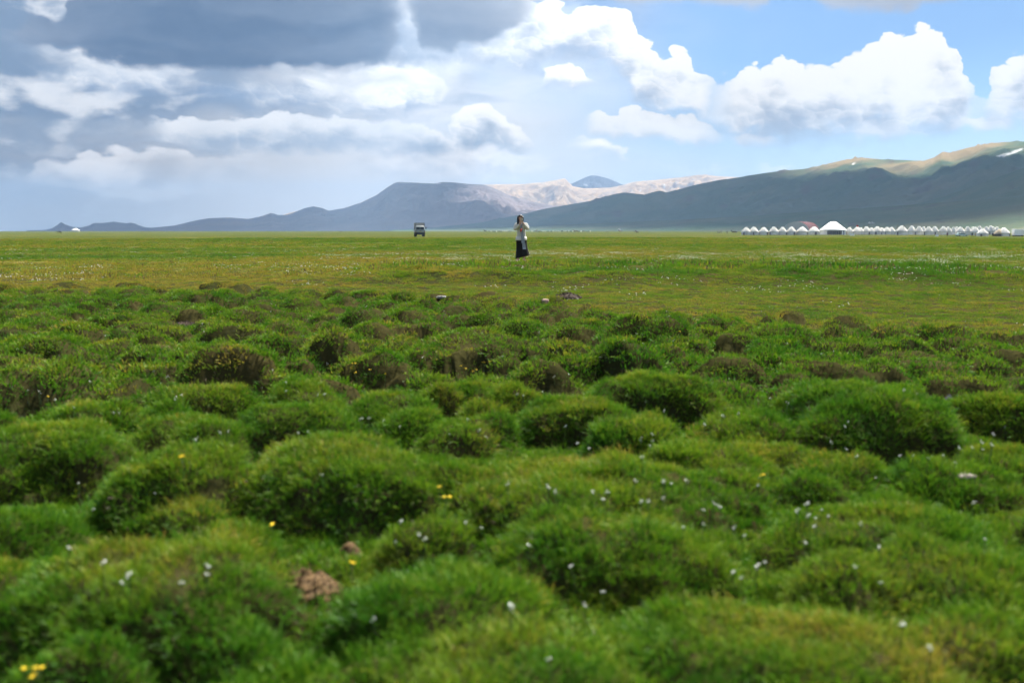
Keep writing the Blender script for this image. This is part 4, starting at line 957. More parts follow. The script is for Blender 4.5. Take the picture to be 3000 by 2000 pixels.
def yurt_prototype():
    """unit yurt: diameter 1, height 1"""
    root = link(bpy.data.objects.new("yurt", None)); root.empty_display_size = 0.1
    MB().lathe([(0.485, -0.05), (0.49, 0.1), (0.487, 0.28), (0.478, 0.41)], 28, wob=0.004).build("wall", felt_wall, root, auto=50)
    MB().lathe([(0.505, 0.385), (0.497, 0.43), (0.44, 0.53), (0.355, 0.665), (0.265, 0.795), (0.185, 0.895), (0.13, 0.945)], 28, wob=0.006, seed=2).build("roof", felt, root, auto=60)
    MB().lathe([(0.150, 0.925), (0.147, 0.965), (0.105, 0.99), (0.04, 1.0)], 18).build("crown", felt, root, auto=50)
    MB().lathe([(0.4885, 0.335), (0.494, 0.34), (0.492, 0.375), (0.484, 0.38)], 28).build("band", rope, root)
    MB().lathe([(0.4915, 0.155), (0.495, 0.16), (0.495, 0.175), (0.491, 0.18)], 28).build("band", rope, root)
    d = MB().box(0.49, 0, 0.15, 0.03, 0.17, 0.36).build("door", door_paint, root)
    MB().box(0.507, 0, 0.15, 0.008, 0.12, 0.29).build("door_panel", wood, d)
    for k in range(7):
        a = 2 * math.pi * (k + 0.5) / 7
        MB().tube([(0.15 * math.cos(a), 0.15 * math.sin(a), 0.955), (0.365 * math.cos(a), 0.365 * math.sin(a), 0.668), (0.512 * math.cos(a), 0.512 * math.sin(a), 0.40), (0.502 * math.cos(a), 0.502 * math.sin(a), 0.2)], 0.006, 4).build("rope", rope, root)
    return root

ORD = ["first", "second", "third", "fourth", "fifth", "sixth", "seventh", "eighth", "ninth", "tenth", "eleventh", "twelfth", "thirteenth", "fourteenth", "fifteenth", "sixteenth",
       "seventeenth", "eighteenth", "nineteenth", "twentieth"]
def ordinal(i):
    if i < 20: return ORD[i]
    if i > 98: return "%dth" % (i + 1)
    tens = {2: "twenty", 3: "thirty", 4: "forty", 5: "fifty", 6: "sixty", 7: "seventy", 8: "eighty", 9: "ninety"}[(i + 1) // 10]
    u = (i + 1) % 10
    return (tens[:-1] + "ieth") if u == 0 else tens + "-" + ORD[u - 1]

def build_yurts():
    proto = yurt_prototype()
    g = random.Random(4)
    order = sorted(range(len(YURTS)), key=lambda i: YURTS[i][0] / YURTS[i][1])
    left = [i for i in order if YURTS[i][0] / YURTS[i][1] < 0.31]
    right = [i for i in order if i not in left]
    for k, i in enumerate(order):
        x, y, w, h = YURTS[i]
        if y < 400: s_ = 385.0 / y; x, y, w, h = x * s_, 385.0, w * s_, h * s_
        o = proto if k == 0 else copy_tree(proto)
        o.location = (x, y, gz(x, y)); o.scale = (w, w, h); o.rotation_euler = (0, 0, -1.57 + g.uniform(-1.3, 1.3))
        if g.random() < 0.5:
            a_ = g.uniform(0, 6.28)
            MB().tube([(0.20 * math.cos(a_), 0.20 * math.sin(a_), 0.8), (0.20 * math.cos(a_), 0.20 * math.sin(a_), 1.10)], 0.014, 6).build("stovepipe", dark_metal, o)
        if g.random() < 0.3:
            for c_ in o.children:
                if c_.name.startswith('roof') or (c_.name.startswith('wall') and g.random() < 0.5): c_.data = c_.data.copy(); c_.data.materials[0] = felt_worn
        if i in left:
            lab = "white felt yurt left of the big yurt, %s from the left end of the row" % ORD[left.index(i)]
        else:
            lab = "white felt yurt right of the big yurt, %s counting from the big yurt" % ordinal(right.index(i))
        tag(o, lab, "yurt", "white yurts of the camp")
    # three small yurts on the slope behind, one far out on the left plain, one far in the middle
    for (x, y, z, w, h, lab) in [(1040 / 2917 * 1500, 1500, None, 13.0, 12.0, "tiny white yurt on the slope above the camp, left of three"),
                                 (1047 / 2917 * 1500, 1500, None, 12.0, 12.0, "tiny white yurt on the slope above the camp, middle of three"),
                                 (1053.5 / 2917 * 1500, 1500, None, 6.0, 7.5, "tiny white yurt on the slope above the camp, right and smallest of three")]:
        o = copy_tree(proto); o.location = (x, y, CAM_Z + 15.0 / 2917 * y); o.scale = (w * 0.22, w * 0.22, h * 0.22); o.rotation_euler = (0, 0, g.uniform(0, 6))
        tag(o, lab, "yurt", "white yurts on the slope")
        o.scale = (w * 0.24, w * 0.24, h * 0.24)
        SLOPE.append(o)
    o = copy_tree(proto); x, y = -1271 / 2917 * 1500.0, 1500.0
    o.location = (x, y, gz(x, y)); o.scale = (12.0, 12.0, 5.0); o.rotation_euler = (0, 0, 2)
    tag(o, "lone cream yurt far out on the left horizon beside the black horse", "yurt")
    o = copy_tree(proto); x, y = 312 / 2917 * 2000.0, 2000.0
    o.location = (x, y, gz(x, y) + 0.0); o.scale = (5.0, 5.0, 5.5)
    tag(o, "tiny lone white yurt at the foot of the green slope, above the brown horse", "yurt")
SLOPE = []
build_yurts()

def on_mesh(o, names):
    """drop a thing onto the hillside under it"""
    dg = bpy.context.evaluated_depsgraph_get()
    best = None
    for n in names:
        h = bpy.data.objects[n]
        ok, loc, nrm, idx = h.ray_cast(Vector((o.location.x, o.location.y, 3000)), Vector((0, 0, -1)))
        if ok and (best is None or loc.z > best): best = loc.z
    return best
for o in SLOPE:      # walk outwards along the plain's direction until the slope is as high as the yurts stand
    d0 = Vector((o.location.x, o.location.y, 0)).normalized(); sc0 = o.scale.copy(); r0 = Vector((o.location.x, o.location.y, 0)).length
    for rr in np.arange(900, 3000, 15):
        o.location = d0 * float(rr)
        z = on_mesh(o, ["green_apron", "green_hill", "green_spur"])
        if z is not None and (z - CAM_Z) / rr > 15.5 / 2917:
            k = float(rr) / r0
            o.location.z = z - 0.15; o.scale = sc0 * k; break

def big_yurt():
    x, y = 157.0, 490.0
    root = empty("big_yurt", x, y); D, Hh = 12.4, 6.35
    tag(root, "big white ceremonial yurt with a dark lattice front, tallest in the camp", "yurt")
    MB().lathe([(6.0, -0.3), (6.0, 2.5)], 40).build("wall", felt_wall, root, auto=50)
    MB().lathe([(6.28, 2.3), (6.2, 2.5), (5.2, 3.25), (4.0, 4.25), (2.9, 5.15), (2.0, 5.8)], 40, wob=0.003).build("roof", felt, root, auto=60)
    MB().lathe([(2.05, 5.74), (1.9, 6.0), (1.3, 6.25), (0.4, 6.36)], 24).build("crown", felt, root, auto=60)
    MB().lathe([(6.03, 2.02), (6.07, 2.05), (6.07, 2.2), (6.03, 2.22)], 40).build("band", rope, root)
    # window front: a dark curved strip with posts, facing the plain
    a0, a1 = R(-133), R(-66)
    ring = lambda r_, a, z: (r_ * math.cos(a), r_ * math.sin(a), z)
    n = 16; vs = []; fs = []
    for i in range(n + 1):
        a = a0 + (a1 - a0) * i / n
        vs += [ring(6.04, a, 0.15), ring(6.04, a, 2.0), ring(6.10, a, 2.0), ring(6.10, a, 0.15)]
    for i in range(n):
        for k in range(4): q = (k + 1) % 4; fs.append((i * 4 + k, i * 4 + 4 + k, i * 4 + 4 + q, i * 4 + q))
    w = MB().add(vs, fs).build("window_front", dark_gap, root)
    for i in range(9):
        a = a0 + (a1 - a0) * i / 8
        MB().box(6.13 * math.cos(a), 6.13 * math.sin(a), 1.07, 0.13, 0.13, 1.9).build("post", felt_dirty, w)
    a = R(-52)
    d = MB().box(0, 0, 1.0, 0.7, 0.14, 2.0).build("door", door_paint, root); d.location = (6.05 * math.cos(a), 6.05 * math.sin(a), 0); d.rotation_euler = (0, 0, a + 1.57)
big_yurt()

def hangar():
    root = empty("hangar", 154.5, 545.0, rz=R(-31))
    tag(root, "barrel roofed hangar with grey end wall and maroon cover behind the yurts", "hangar")
    W, Hh, L = 14.6, 6.9, 22.0
    arc = [(-W / 2 * math.cos(math.pi * i / 20), Hh * math.sin(math.pi * i / 20) ** 0.82) for i in range(21)]
    def shell(y0, y1, k0, k1):
        vs = []; fs = []
        for (yy, k) in ((y0, k0), (y1, k0), (y1, k1), (y0, k1)):
            vs += [(px * k, yy, pz * k) for px, pz in arc]
        m = 21
        for s in range(4):
            t = (s + 1) % 4
            for i in range(20): fs.append((s * m + i, s * m + i + 1, t * m + i + 1, t * m + i))
        return vs, fs
    MB().add(*shell(0, L, 1.0, 0.985)).build("cover", maroon, root, auto=40)
    vs = [(px * 0.995, -0.12, pz * 0.995) for px, pz in arc] + [(px * 0.995, 0.05, pz * 0.995) for px, pz in arc]
    fs = [tuple(range(20, -1, -1)), tuple(range(21, 42))] + [(i, i + 1, i + 22, i + 21) for i in range(20)]
    e = MB().add(vs, fs).build("end_wall", steel_grey, root)
    MB().box(0, -0.2, 1.6, 3.4, 0.12, 3.2).build("door", plain_mat("hangar_door", (0.33, 0.35, 0.38), 0.6), e)
    for i in range(7):
        x = -6 + i * 2
        hh = Hh * (1 - (x / (W / 2)) ** 2) ** 0.4
        MB().box(x, -0.16, hh / 2, 0.08, 0.08, hh * 0.96).build("seam", rope, e)
    MB().add(*[[(a, b, c) for a, b, c in [(-1.6, 9, 7.02), (1.6, 9, 7.02), (1.6, 16, 7.02), (-1.6, 16, 7.02), (-1.6, 9, 6.7), (1.6, 9, 6.7), (1.6, 16, 6.7), (-1.6, 16, 6.7)]], [(0, 1, 2, 3), (7, 6, 5, 4), (0, 4, 5, 1), (1, 5, 6, 2), (2, 6, 7, 3), (3, 7, 4, 0)]]).build("skylight", skylight, root)
hangar()

def annex():
    root = empty("small_tent", 167.0, 503.0); tag(root, "small white tent beside the right side of the big yurt", "tent")
    MB().lathe([(1.7, -0.1), (1.65, 1.6)], 20).build("wall", felt_wall, root, auto=50)
    MB().lathe([(1.85, 1.5), (1.3, 2.2), (0.3, 3.0), (0.1, 3.3)], 20).build("roof", felt, root, auto=60)
    MB().box(0, -1.7, 0.75, 0.8, 0.1, 1.5).build("door", wood, root)
annex()

def posts():
    L = [(543, 405, "between the second and third yurts of the left row"), (602, 397, "behind the third yurt of the left row"), (680, 408, "between the third and fourth yurts of the left row"),
         (813, 402, "between the fourth and fifth yurts of the left row"), (928, 410, "between the fifth and sixth yurts of the left row"), (1055, 398, "between the sixth and seventh yurts, before the grey hangar wall"),
         (1380, 402, "just left of the big yurt"), (1990, 384, "right of the red flag"), (2060, 356, "tallest, below the three slope yurts"), (2450, 372, "in the gap between the two right hand rows"),
         (2812, 388, "right of the gap, behind the third yurt"), (3012, 398, "before the middle of the right hand row"), (3360, 402, "behind the parked car")]
    for X, Y, where in L:
        px = 600 + X / 4.704; y = 512.0; x = px / 2917 * y; z = gz(x, y)
        top = CAM_Z + (672 - (580 + Y / 4.704)) / 2917 * y - z
        root = empty("pole", x, y, z); tag(root, "thin dark pole " + where, "pole", "poles behind the yurts")
        MB().tube([(0, 0, -0.2), (0.01, 0, top * 0.5), (0, 0, top)], [0.12, 0.11, 0.09], 6).build("shaft", wood, root)
        MB().box(0, 0, top - 0.25, 0.5, 0.1, 0.1).build("crossbar", wood, root)
    px = 600 + 1893 / 4.704; y = 535.0; x = px / 2917 * y; z = gz(x, y)
    root = empty("flag", x, y, z); tag(root, "red flag flying above the yurts right of the big yurt", "flag")
    top = CAM_Z + (672 - 659.0) / 2917 * y - z
    MB().tube([(0, 0, -0.2), (0, 0, top)], 0.05, 6).build("pole", wood, root)
    vs = []; fs = []
    for i in range(9):
        for j in range(2): vs.append((0.05 + i * 0.14, 0.10 * math.sin(i * 0.9), top - 0.05 - j * 0.85 - 0.03 * i))
    for i in range(8): fs.append((i * 2, i * 2 + 1, i * 2 + 3, i * 2 + 2))
    vs2 = [(a, b + 0.02, c) for a, b, c in vs]; fs2 = [tuple(i + 18 for i in reversed(f)) for f in fs]
    MB().add(vs + vs2, fs + fs2).build("cloth", red_cloth, root)
posts()

def camp_bits():
    # white double board on legs, nearer than the yurts
    root = empty("notice_board", 79.5, 234.0); tag(root, "pair of white boards on short legs in front of the yurts", "board")
    for i, x in enumerate((-0.30, 0.30)):
        b = MB().box(x, 0.04 * i, 0.62, 0.50, 0.05, 0.62).build("board", white_paint, root)
        MB().box(x, -0.03 + 0.04 * i, 0.62, 0.04, 0.01, 0.5).build("divider", rope, b)
        for s in (-0.2, 0.2): MB().box(x + s, 0.04 * i, 0.12, 0.04, 0.04, 0.44).build("leg", wood, root)
    # box trailer at the right edge
    root = empty("box_trailer", 1475 / 2917 * 385.0 - 0.2, 385.0, rz=R(4)); tag(root, "white box trailer standing at the right edge of the camp", "trailer")
    MB().box(0, 0, 1.75, 3.75, 2.0, 2.35, bev=0.05).build("body", white_paint, root)
    MB().box(0, 0, 0.45, 3.6, 1.7, 0.24).build("chassis", dark_metal, root)
    for s in (-1.1, 1.1):
        w = MB().lathe([(0.1, -0.12), (0.32, -0.12), (0.36, 0), (0.32, 0.12), (0.1, 0.12)], 16).build("wheel", black_rubber, root); w.location = (s, -0.9, 0.34); w.rotation_euler = (R(90), 0, 0)
        w = MB().lathe([(0.1, -0.12), (0.32, -0.12), (0.36, 0), (0.32, 0.12), (0.1, 0.12)], 16).build("wheel", black_rubber, root); w.location = (s, 0.9, 0.34); w.rotation_euler = (R(90), 0, 0)
    for i in range(5): MB().box(-1.5 + i * 0.75, -1.012, 1.75, 0.05, 0.03, 2.25).build("rib", felt_wall, root)
    # dark lorry cut by the frame edge
    root = empty("lorry", 1497 / 2917 * 385.0 + 1.1, 385.0, rz=R(-4)); tag(root, "dark blue lorry cab cut off by the right picture edge", "lorry")
    blue = plain_mat("dark_blue_paint", (0.03, 0.045, 0.075), 0.4)
    MB().box(0, 0, 1.35, 2.3, 1.9, 1.5, top=(0.92, 0.92), bev=0.08).build("cab", blue, root)
    MB().box(-0.2, -0.93, 1.65, 1.4, 0.06, 0.55).build("window", glass, root)
    MB().box(0, 0, 0.5, 2.4, 1.7, 0.3).build("chassis", dark_metal, root)
    for s in (-0.8, 0.9):
        for q in (-0.85, 0.85):
            w = MB().lathe([(0.1, -0.14), (0.4, -0.14), (0.45, 0), (0.4, 0.14), (0.1, 0.14)], 16).build("wheel", black_rubber, root); w.location = (s, q, 0.42); w.rotation_euler = (R(90), 0, 0)
    # small white crate
    root = empty("crate", (600 + 3002 / 4.704) / 2917 * 385.0, 385.0); tag(root, "small white crate on the grass before the right hand yurts", "crate")
    MB().box(0, 0, 0.32, 1.05, 0.7, 0.62, bev=0.03).build("body", white_paint, root)
    MB().box(0, 0, 0.66, 1.12, 0.76, 0.07, bev=0.02).build("lid", felt_wall, root)
    # half built tan yurt with bare poles
    root = empty("tan_yurt", (600 + 3850 / 4.704) / 2917 * 385.0, 385.0); tag(root, "tan half covered yurt with bare wall poles near the trailer", "yurt")
    MB().lathe([(1.95, 1.15), (1.6, 1.7), (1.0, 2.35), (0.5, 2.75), (0.3, 2.9)], 24, wob=0.02).build("roof", tan_cloth, root, auto=60)
    for i in range(22):
        a = 2 * math.pi * i / 22
        MB().tube([(2.05 * math.cos(a), 2.05 * math.sin(a), -0.1), (1.9 * math.cos(a + 0.12), 1.9 * math.sin(a + 0.12), 1.22)], 0.05, 5).build("pole", wood, root)
    MB().lathe([(1.78, -0.05), (1.74, 1.1)], 20).build("inner_wall", plain_mat("brown_matting", (0.075, 0.06, 0.045), 0.95, 0.3), root)
    # low dark pile beside it
    g = random.Random(9)
    root = empty("firewood_pile", (600 + 3950 / 4.704) / 2917 * 384.0, 384.0); tag(root, "low dark pile of timber right of the tan yurt", "pile")
    for i in range(14):
        a = g.uniform(-0.5, 0.5); xx = g.uniform(-1.3, 1.3); zz = 0.1 + 0.16 * (i % 4)
        MB().tube([(xx - 0.7 * math.cos(a), -0.4 * math.sin(a), zz), (xx + 0.7 * math.cos(a), 0.4 * math.sin(a), zz + 0.05)], 0.09, 6).build("log", wood, root)
    # wooden rail fence stub at the left yurt's foot
    root = empty("bench", (600 + 372 / 4.704) / 2917 * 466.0, 466.0); tag(root, "low dark bench at the foot of the leftmost yurt", "bench")
    MB().box(0, 0, 0.40, 2.0, 0.4, 0.08).build("seat", wood, root)
    for s in (-0.8, 0.8): MB().box(s, 0, 0.18, 0.1, 0.36, 0.36).build("leg", wood, root)
camp_bits()

def car():
    root = empty("parked_car", (600 + 3342 / 4.704) / 2917 * 385.0, 385.0, rz=R(6)); tag(root, "pale green estate car parked before the right hand yurts", "car")
    paint = plain_mat("pale_green_paint", (0.40, 0.50, 0.47), 0.3, 0.05)
    # side profile (x, z), lofted across the width
    prof = [(-2.15, 0.35), (-2.2, 0.62), (-2.1, 0.92), (-1.85, 1.02), (-1.7, 1.38), (-1.5, 1.47), (0.25, 1.5), (0.55, 1.42), (1.05, 1.0), (1.75, 0.92), (2.1, 0.80), (2.2, 0.55), (2.15, 0.35)]
    rings = []
    for (y, kz, kx) in ((-0.80, 0.93, 0.97), (-0.86, 0.97, 1.0), (-0.70, 1.0, 1.0), (0.70, 1.0, 1.0), (0.86, 0.97, 1.0), (0.80, 0.93, 0.97)):
        rings.append([(x * kx, y * (0.86 if z > 1.1 else 1.0), 0.35 + (z - 0.35) * kz) for x, z in prof])
    MB().loft(rings).build("body", paint, root, auto=30)
    for y in (-1, 1):
        for x0, x1 in ((-1.55, -0.85), (-0.75, 0.0), (0.08, 0.62)):
            MB().add([(x0, y * 0.80, 1.04), (x1 + (0.25 if x1 > 0.5 else 0), y * 0.80, 1.04), (x1, y * 0.755, 1.38), (x0 + 0.06, y * 0.755, 1.38), (x0, y * 0.70, 1.04), (x1, y * 0.70, 1.04), (x1, y * 0.70, 1.38), (x0, y * 0.70, 1.38)],
                     [(0, 1, 2, 3) if y < 0 else (3, 2, 1, 0), (4, 5, 6, 7), (0, 4, 5, 1), (1, 5, 6, 2), (2, 6, 7, 3), (3, 7, 4, 0)]).build("side_window", glass, root)
    MB().add([(0.60, -0.62, 1.43), (0.60, 0.62, 1.43), (1.06, 0.7, 1.02), (1.06, -0.7, 1.02), (0.5, -0.62, 1.40), (0.5, 0.62, 1.40), (0.96, 0.7, 0.99), (0.96, -0.7, 0.99)], [(0, 3, 2, 1), (4, 5, 6, 7), (0, 1, 5, 4), (1, 2, 6, 5), (2, 3, 7, 6), (3, 0, 4, 7)]).build("windscreen", glass, root)
    MB().box(2.19, 0, 0.48, 0.10, 1.6, 0.16, bev=0.03).build("bumper", dark_metal, root)
    MB().box(-2.2, 0, 0.48, 0.10, 1.6, 0.16, bev=0.03).build("bumper", dark_metal, root)
    for y in (-0.6, 0.6): MB().box(2.17, y, 0.72, 0.08, 0.3, 0.14, bev=0.02).build("headlight", white_paint, root)
    for x in (-1.35, 1.35):
        for y in (-0.80, 0.80):
            w = MB().lathe([(0.19, -0.09), (0.29, -0.10), (0.32, 0), (0.29, 0.10), (0.19, 0.09)], 18).build("wheel", black_rubber, root, auto=50); w.location = (x, y, 0.32); w.rotation_euler = (R(90), 0, 0)
            MB().lathe([(0.02, -0.08), (0.18, -0.085), (0.18, 0.085), (0.02, 0.08)], 12).build("rim", steel_grey, w)
car()

# ------------------------------------------------------------------ the photographing person
skin_tone = plain_mat("skin", (0.46, 0.27, 0.19), 0.55, 0.05)
pink_skin = plain_mat("pink_sandal", (0.55, 0.24, 0.24), 0.6, 0.1, 20)
hair_mat = plain_mat("black_hair", (0.012, 0.010, 0.014), 0.45, 0.3, 30)
knit = plain_mat("oatmeal_knit", (0.52, 0.51, 0.48), 0.95, 0.12, 25, bump=0.6)
navy = plain_mat("navy_cloth", (0.006, 0.0055, 0.006), 0.95, 0.2, 8)
navy_collar = plain_mat("navy_collar", (0.025, 0.025, 0.06), 0.85)
stripe_white = plain_mat("white_stripe", (0.7, 0.7, 0.7), 0.8)
red_mat = plain_mat("red_strap", (0.50, 0.035, 0.02), 0.6)
phone_body = plain_mat("pale_phone_shell", (0.72, 0.66, 0.52), 0.35, 0.04)

def scarf_material():
    m, nt, b = new_mat("grey_check_scarf"); N, Lk = nt.nodes, nt.links
    tc = N.new('ShaderNodeTexCoord'); ck = N.new('ShaderNodeTexChecker'); ck.inputs['Scale'].default_value = 42
    ck.inputs[1].default_value = (0.34, 0.38, 0.42, 1); ck.inputs[2].default_value = (0.14, 0.17, 0.22, 1)
    Lk.new(tc.outputs['Object'], ck.inputs[0]); Lk.new(ck.outputs[0], b.inputs['Base Color']); b.inputs['Roughness'].default_value = 0.9
    return m
scarf_mat = scarf_material()

def oval(cx, cy, z, rx, ry, n=20, fold=0.0, k=6, ph=0.0, tilt=0.0):
    out = []
    for i in range(n):
        a = 2 * math.pi * i / n; f = 1 + fold * math.sin(k * a + ph)
        out.append((cx + rx * f * math.cos(a), cy + ry * f * math.sin(a), z + tilt * math.cos(a)))
    return out

def woman():
    px, py = 0.332, 36.0
    root = empty("person", px, py); root.location.z += 0.02
    tag(root, "person in oatmeal knit jacket and long black skirt taking a photograph", "person")
    # the body faces the camera (-Y); +X is to the right of the picture
    V, E, Rd = [], [], []
    pel = chain(V, E, Rd, [(0.0, 0.0, 0.86, (0.15, 0.11))])
    chest = chain(V, E, Rd, [(0.0, 0.0, 1.02, (0.125, 0.09)), (-0.005, 0.0, 1.16, (0.145, 0.10)), (-0.01, 0.0, 1.30, (0.13, 0.08))], pel)
    chain(V, E, Rd, [(-0.015, -0.005, 1.375, 0.05), (-0.022, -0.02, 1.43, 0.055), (-0.028, -0.035, 1.50, (0.078, 0.092)), (-0.03, -0.03, 1.57, (0.072, 0.085)), (-0.03, -0.02, 1.615, 0.035)], chest)
    for s, foot, knee in ((-1, (-0.125, -0.02), (-0.11, -0.02)), (1, (0.105, -0.03), (0.10, -0.03))):
        an = chain(V, E, Rd, [(s * 0.085, 0, 0.78, 0.085), (knee[0], knee[1], 0.46, 0.058), (foot[0], foot[1] + 0.01, 0.24, 0.048), (foot[0], foot[1] + 0.02, 0.07, 0.034)], pel)
        chain(V, E, Rd, [(foot[0] + s * 0.01, foot[1] - 0.07, 0.035, 0.034), (foot[0] + s * 0.02, foot[1] - 0.14, 0.022, 0.024)], an)
    hands = []
    for s, el, wr, ha in ((-1, (-0.225, -0.10, 1.11), (-0.045, -0.27, 1.315), (-0.012, -0.29, 1.365)), (1, (0.225, -0.09, 1.13), (0.085, -0.26, 1.315), (0.050, -0.285, 1.375))):
        h_ = chain(V, E, Rd, [(s * 0.155, 0.0, 1.30, 0.055), el + (0.042,), wr + (0.026,), ha + ((0.034, 0.020),)], chest)
        for q in range(4):      # four fingers wrapped round the phone edge
            z0 = ha[2] + 0.030 - 0.018 * q
            chain(V, E, Rd, [(ha[0] - s * 0.018, ha[1] - 0.016, z0 + 0.012, 0.0095), (ha[0] - s * 0.036 * (1 - 0.06 * q), ha[1] - 0.030, z0 + 0.022, 0.0088), (ha[0] - s * 0.050 * (1 - 0.1 * q), ha[1] - 0.022, z0 + 0.024, 0.0075)], h_)
        chain(V, E, Rd, [(ha[0] - s * 0.010, ha[1] + 0.022, ha[2] + 0.02, 0.011), (ha[0] - s * 0.026, ha[1] + 0.026, ha[2] + 0.05, 0.009)], h_)
    body = link(bpy.data.objects.new("body", skin_mesh("body", V, E, Rd, skin_tone, 2)), root)
    # face details on the head
    for s in (-1, 1): MB().lathe([(0.002, -0.008), (0.010, -0.004), (0.010, 0.004), (0.002, 0.008)], 8, -0.028 + s * 0.032, -0.120, 1.515).build("eye", hair_mat, body, True)
    MB().tube([(-0.028, -0.115, 1.515), (-0.028, -0.135, 1.485), (-0.028, -0.120, 1.475)], [0.008, 0.013, 0.008], 8).build("nose", skin_tone, body, True)
    MB().tube([(-0.052, -0.112, 1.447), (-0.028, -0.122, 1.445), (-0.004, -0.112, 1.447)], [0.004, 0.008, 0.004], 6).build("mouth", pink_skin, body, True)
    # hair: crown, back and two long sides, face left free
    rings = []
    for (z, rx, ry, cy) in ((1.28, 0.055, 0.035, 0.05), (1.34, 0.09, 0.05, 0.045), (1.42, 0.098, 0.062, 0.035), (1.50, 0.100, 0.078, 0.015), (1.56, 0.096, 0.094, -0.012), (1.605, 0.078, 0.085, -0.02), (1.632, 0.045, 0.055, -0.02), (1.642, 0.010, 0.012, -0.02)):
        rings.append(oval(-0.03, cy, z, rx, ry, 20, 0.015, 5))
    hair = MB().loft(rings)
    hair.tube([(-0.105, -0.02, 1.58), (-0.118, -0.055, 1.50), (-0.120, -0.075, 1.40), (-0.115, -0.10, 1.32), (-0.10, -0.12, 1.25)], [0.03, 0.036, 0.04, 0.036, 0.018], 10)
    hair.tube([(0.045, -0.02, 1.58), (0.056, -0.055, 1.50), (0.060, -0.06, 1.42), (0.062, -0.05, 1.36)], [0.03, 0.032, 0.026, 0.012], 10)
    hair.tube([(-0.10, -0.075, 1.565), (-0.05, -0.108, 1.592), (0.0, -0.105, 1.59), (0.045, -0.07, 1.565)], [0.016, 0.022, 0.022, 0.016], 8)
    hair.build("hair", hair_mat, root, True)
    # jacket: body and two bent sleeves
    V, E, Rd = [], [], []
    hem = chain(V, E, Rd, [(0.0, 0, 0.785, (0.19, 0.13)), (0.0, 0, 0.88, (0.175, 0.12)), (-0.0, 0, 1.02, (0.165, 0.115)), (-0.005, 0, 1.16, (0.165, 0.115)), (-0.008, 0, 1.29, (0.15, 0.105)), (-0.012, 0, 1.355, (0.09, 0.075))])
    top = len(V) - 2
    for s, el, wr in ((-1, (-0.235, -0.10, 1.10), (-0.055, -0.255, 1.295)), (1, (0.235, -0.09, 1.12), (0.095, -0.245, 1.295))):
        chain(V, E, Rd, [(s * 0.175, -0.01, 1.285, 0.078), (s * 0.225, -0.05, 1.19, 0.072), el + (0.066,), ((el[0] + wr[0]) / 2, (el[1] + wr[1]) / 2, (el[2] + wr[2]) / 2 + 0.01, 0.058), wr + (0.044,)], top)
    link(bpy.data.objects.new("jacket", skin_mesh("jacket", V, E, Rd, knit, 2)), root)
    MB().loft([oval(0.0, 0, 0.725, 0.206, 0.145, 24), oval(0.0, 0, 0.76, 0.205, 0.145, 24), oval(0.0, 0, 0.86, 0.19, 0.135, 24)]).build("jacket_hem", knit, root, True)
    # dark blouse strip down the open front
    MB().loft([oval(0.05, -0.128, 0.74, 0.05, 0.045, 12), oval(0.03, -0.122, 0.95, 0.04, 0.03, 12), oval(0.015, -0.118, 1.12, 0.03, 0.022, 12), oval(0.0, -0.09, 1.30, 0.035, 0.03, 12)]).build("blouse", navy_collar, root, True)
    # long skirt with folds, hem dipping to the left
    rings = []
    for t in np.linspace(0, 1, 12):
        z = 0.13 + (0.80 - 0.13) * t
        rings.append(oval(0.045 * (1 - t) + 0.0, 0.0, z, 0.255 - 0.062 * t - 0.02 * math.sin(t * 3.1), 0.17 - 0.03 * t, 40, 0.05 * (1 - t), 7, 0.6, tilt=0.055 * (1 - t) ** 2))
    MB().loft(rings, cap=False).build("skirt", navy, root, True)
    # striped collar over the shoulders
    def collar(z, r0, r1, name, mat):
        n = 24; vs = []; fs = []
        for i in range(n):
            a = 2 * math.pi * i / n
            for (rr, dz) in ((r0, 0.0), (r1, -0.035), (r1, -0.047), (r0, -0.012)):
                vs.append((-0.012 + rr * 1.25 * math.cos(a), -0.01 + rr * math.sin(a), z + dz - 0.05 * max(0, -math.sin(a))))
        for i in range(n):
            j = (i + 1) % n
            for k in range(4): q = (k + 1) % 4; fs.append((i * 4 + k, j * 4 + k, j * 4 + q, i * 4 + q))
        return MB().add(vs, fs).build(name, mat, root, True)
    c = collar(1.375, 0.06, 0.135, "collar", navy_collar)
    s1 = collar(1.352, 0.108, 0.122, "stripe", stripe_white); s1.parent = c
    # scarf ends hanging down the front
    def strip(pts, w, name):
        vs = []; fs = []
        for k, (x, y, z) in enumerate(pts):
            ww = w[k]
            for i in range(7):
                u = i / 6 - 0.5
                vs.append((x + u * ww, y - 0.012 * math.cos(u * 13 + k * 0.2), z))
            for i in range(7):
                u = i / 6 - 0.5
                vs.append((x + u * ww, y + 0.014 - 0.010 * math.cos(u * 13 + k * 0.2), z))
        m = 14
        for k in range(len(pts) - 1):
            for i in range(6):
                fs.append((k * m + i, k * m + i + 1, (k + 1) * m + i + 1, (k + 1) * m + i)); fs.append((k * m + 7 + i, (k + 1) * m + 7 + i, (k + 1) * m + 8 + i, k * m + 8 + i))
            fs.append((k * m, (k + 1) * m, (k + 1) * m + 7, k * m + 7)); fs.append((k * m + 6, k * m + 13, (k + 1) * m + 13, (k + 1) * m + 6))
        last = (len(pts) - 1) * m
        for b in (0, last):
            for i in range(6): fs.append((b + i, b + 7 + i, b + 8 + i, b + i + 1))
        return MB().add(vs, fs).build(name, scarf_mat, root, True)
    strip([(-0.01, -0.20, 1.30), (-0.005, -0.205, 1.15), (0.01, -0.20, 1.0), (0.03, -0.205, 0.85), (0.045, -0.215, 0.72), (0.05, -0.222, 0.63)], [0.05, 0.06, 0.085, 0.09, 0.09, 0.085], "scarf_end")
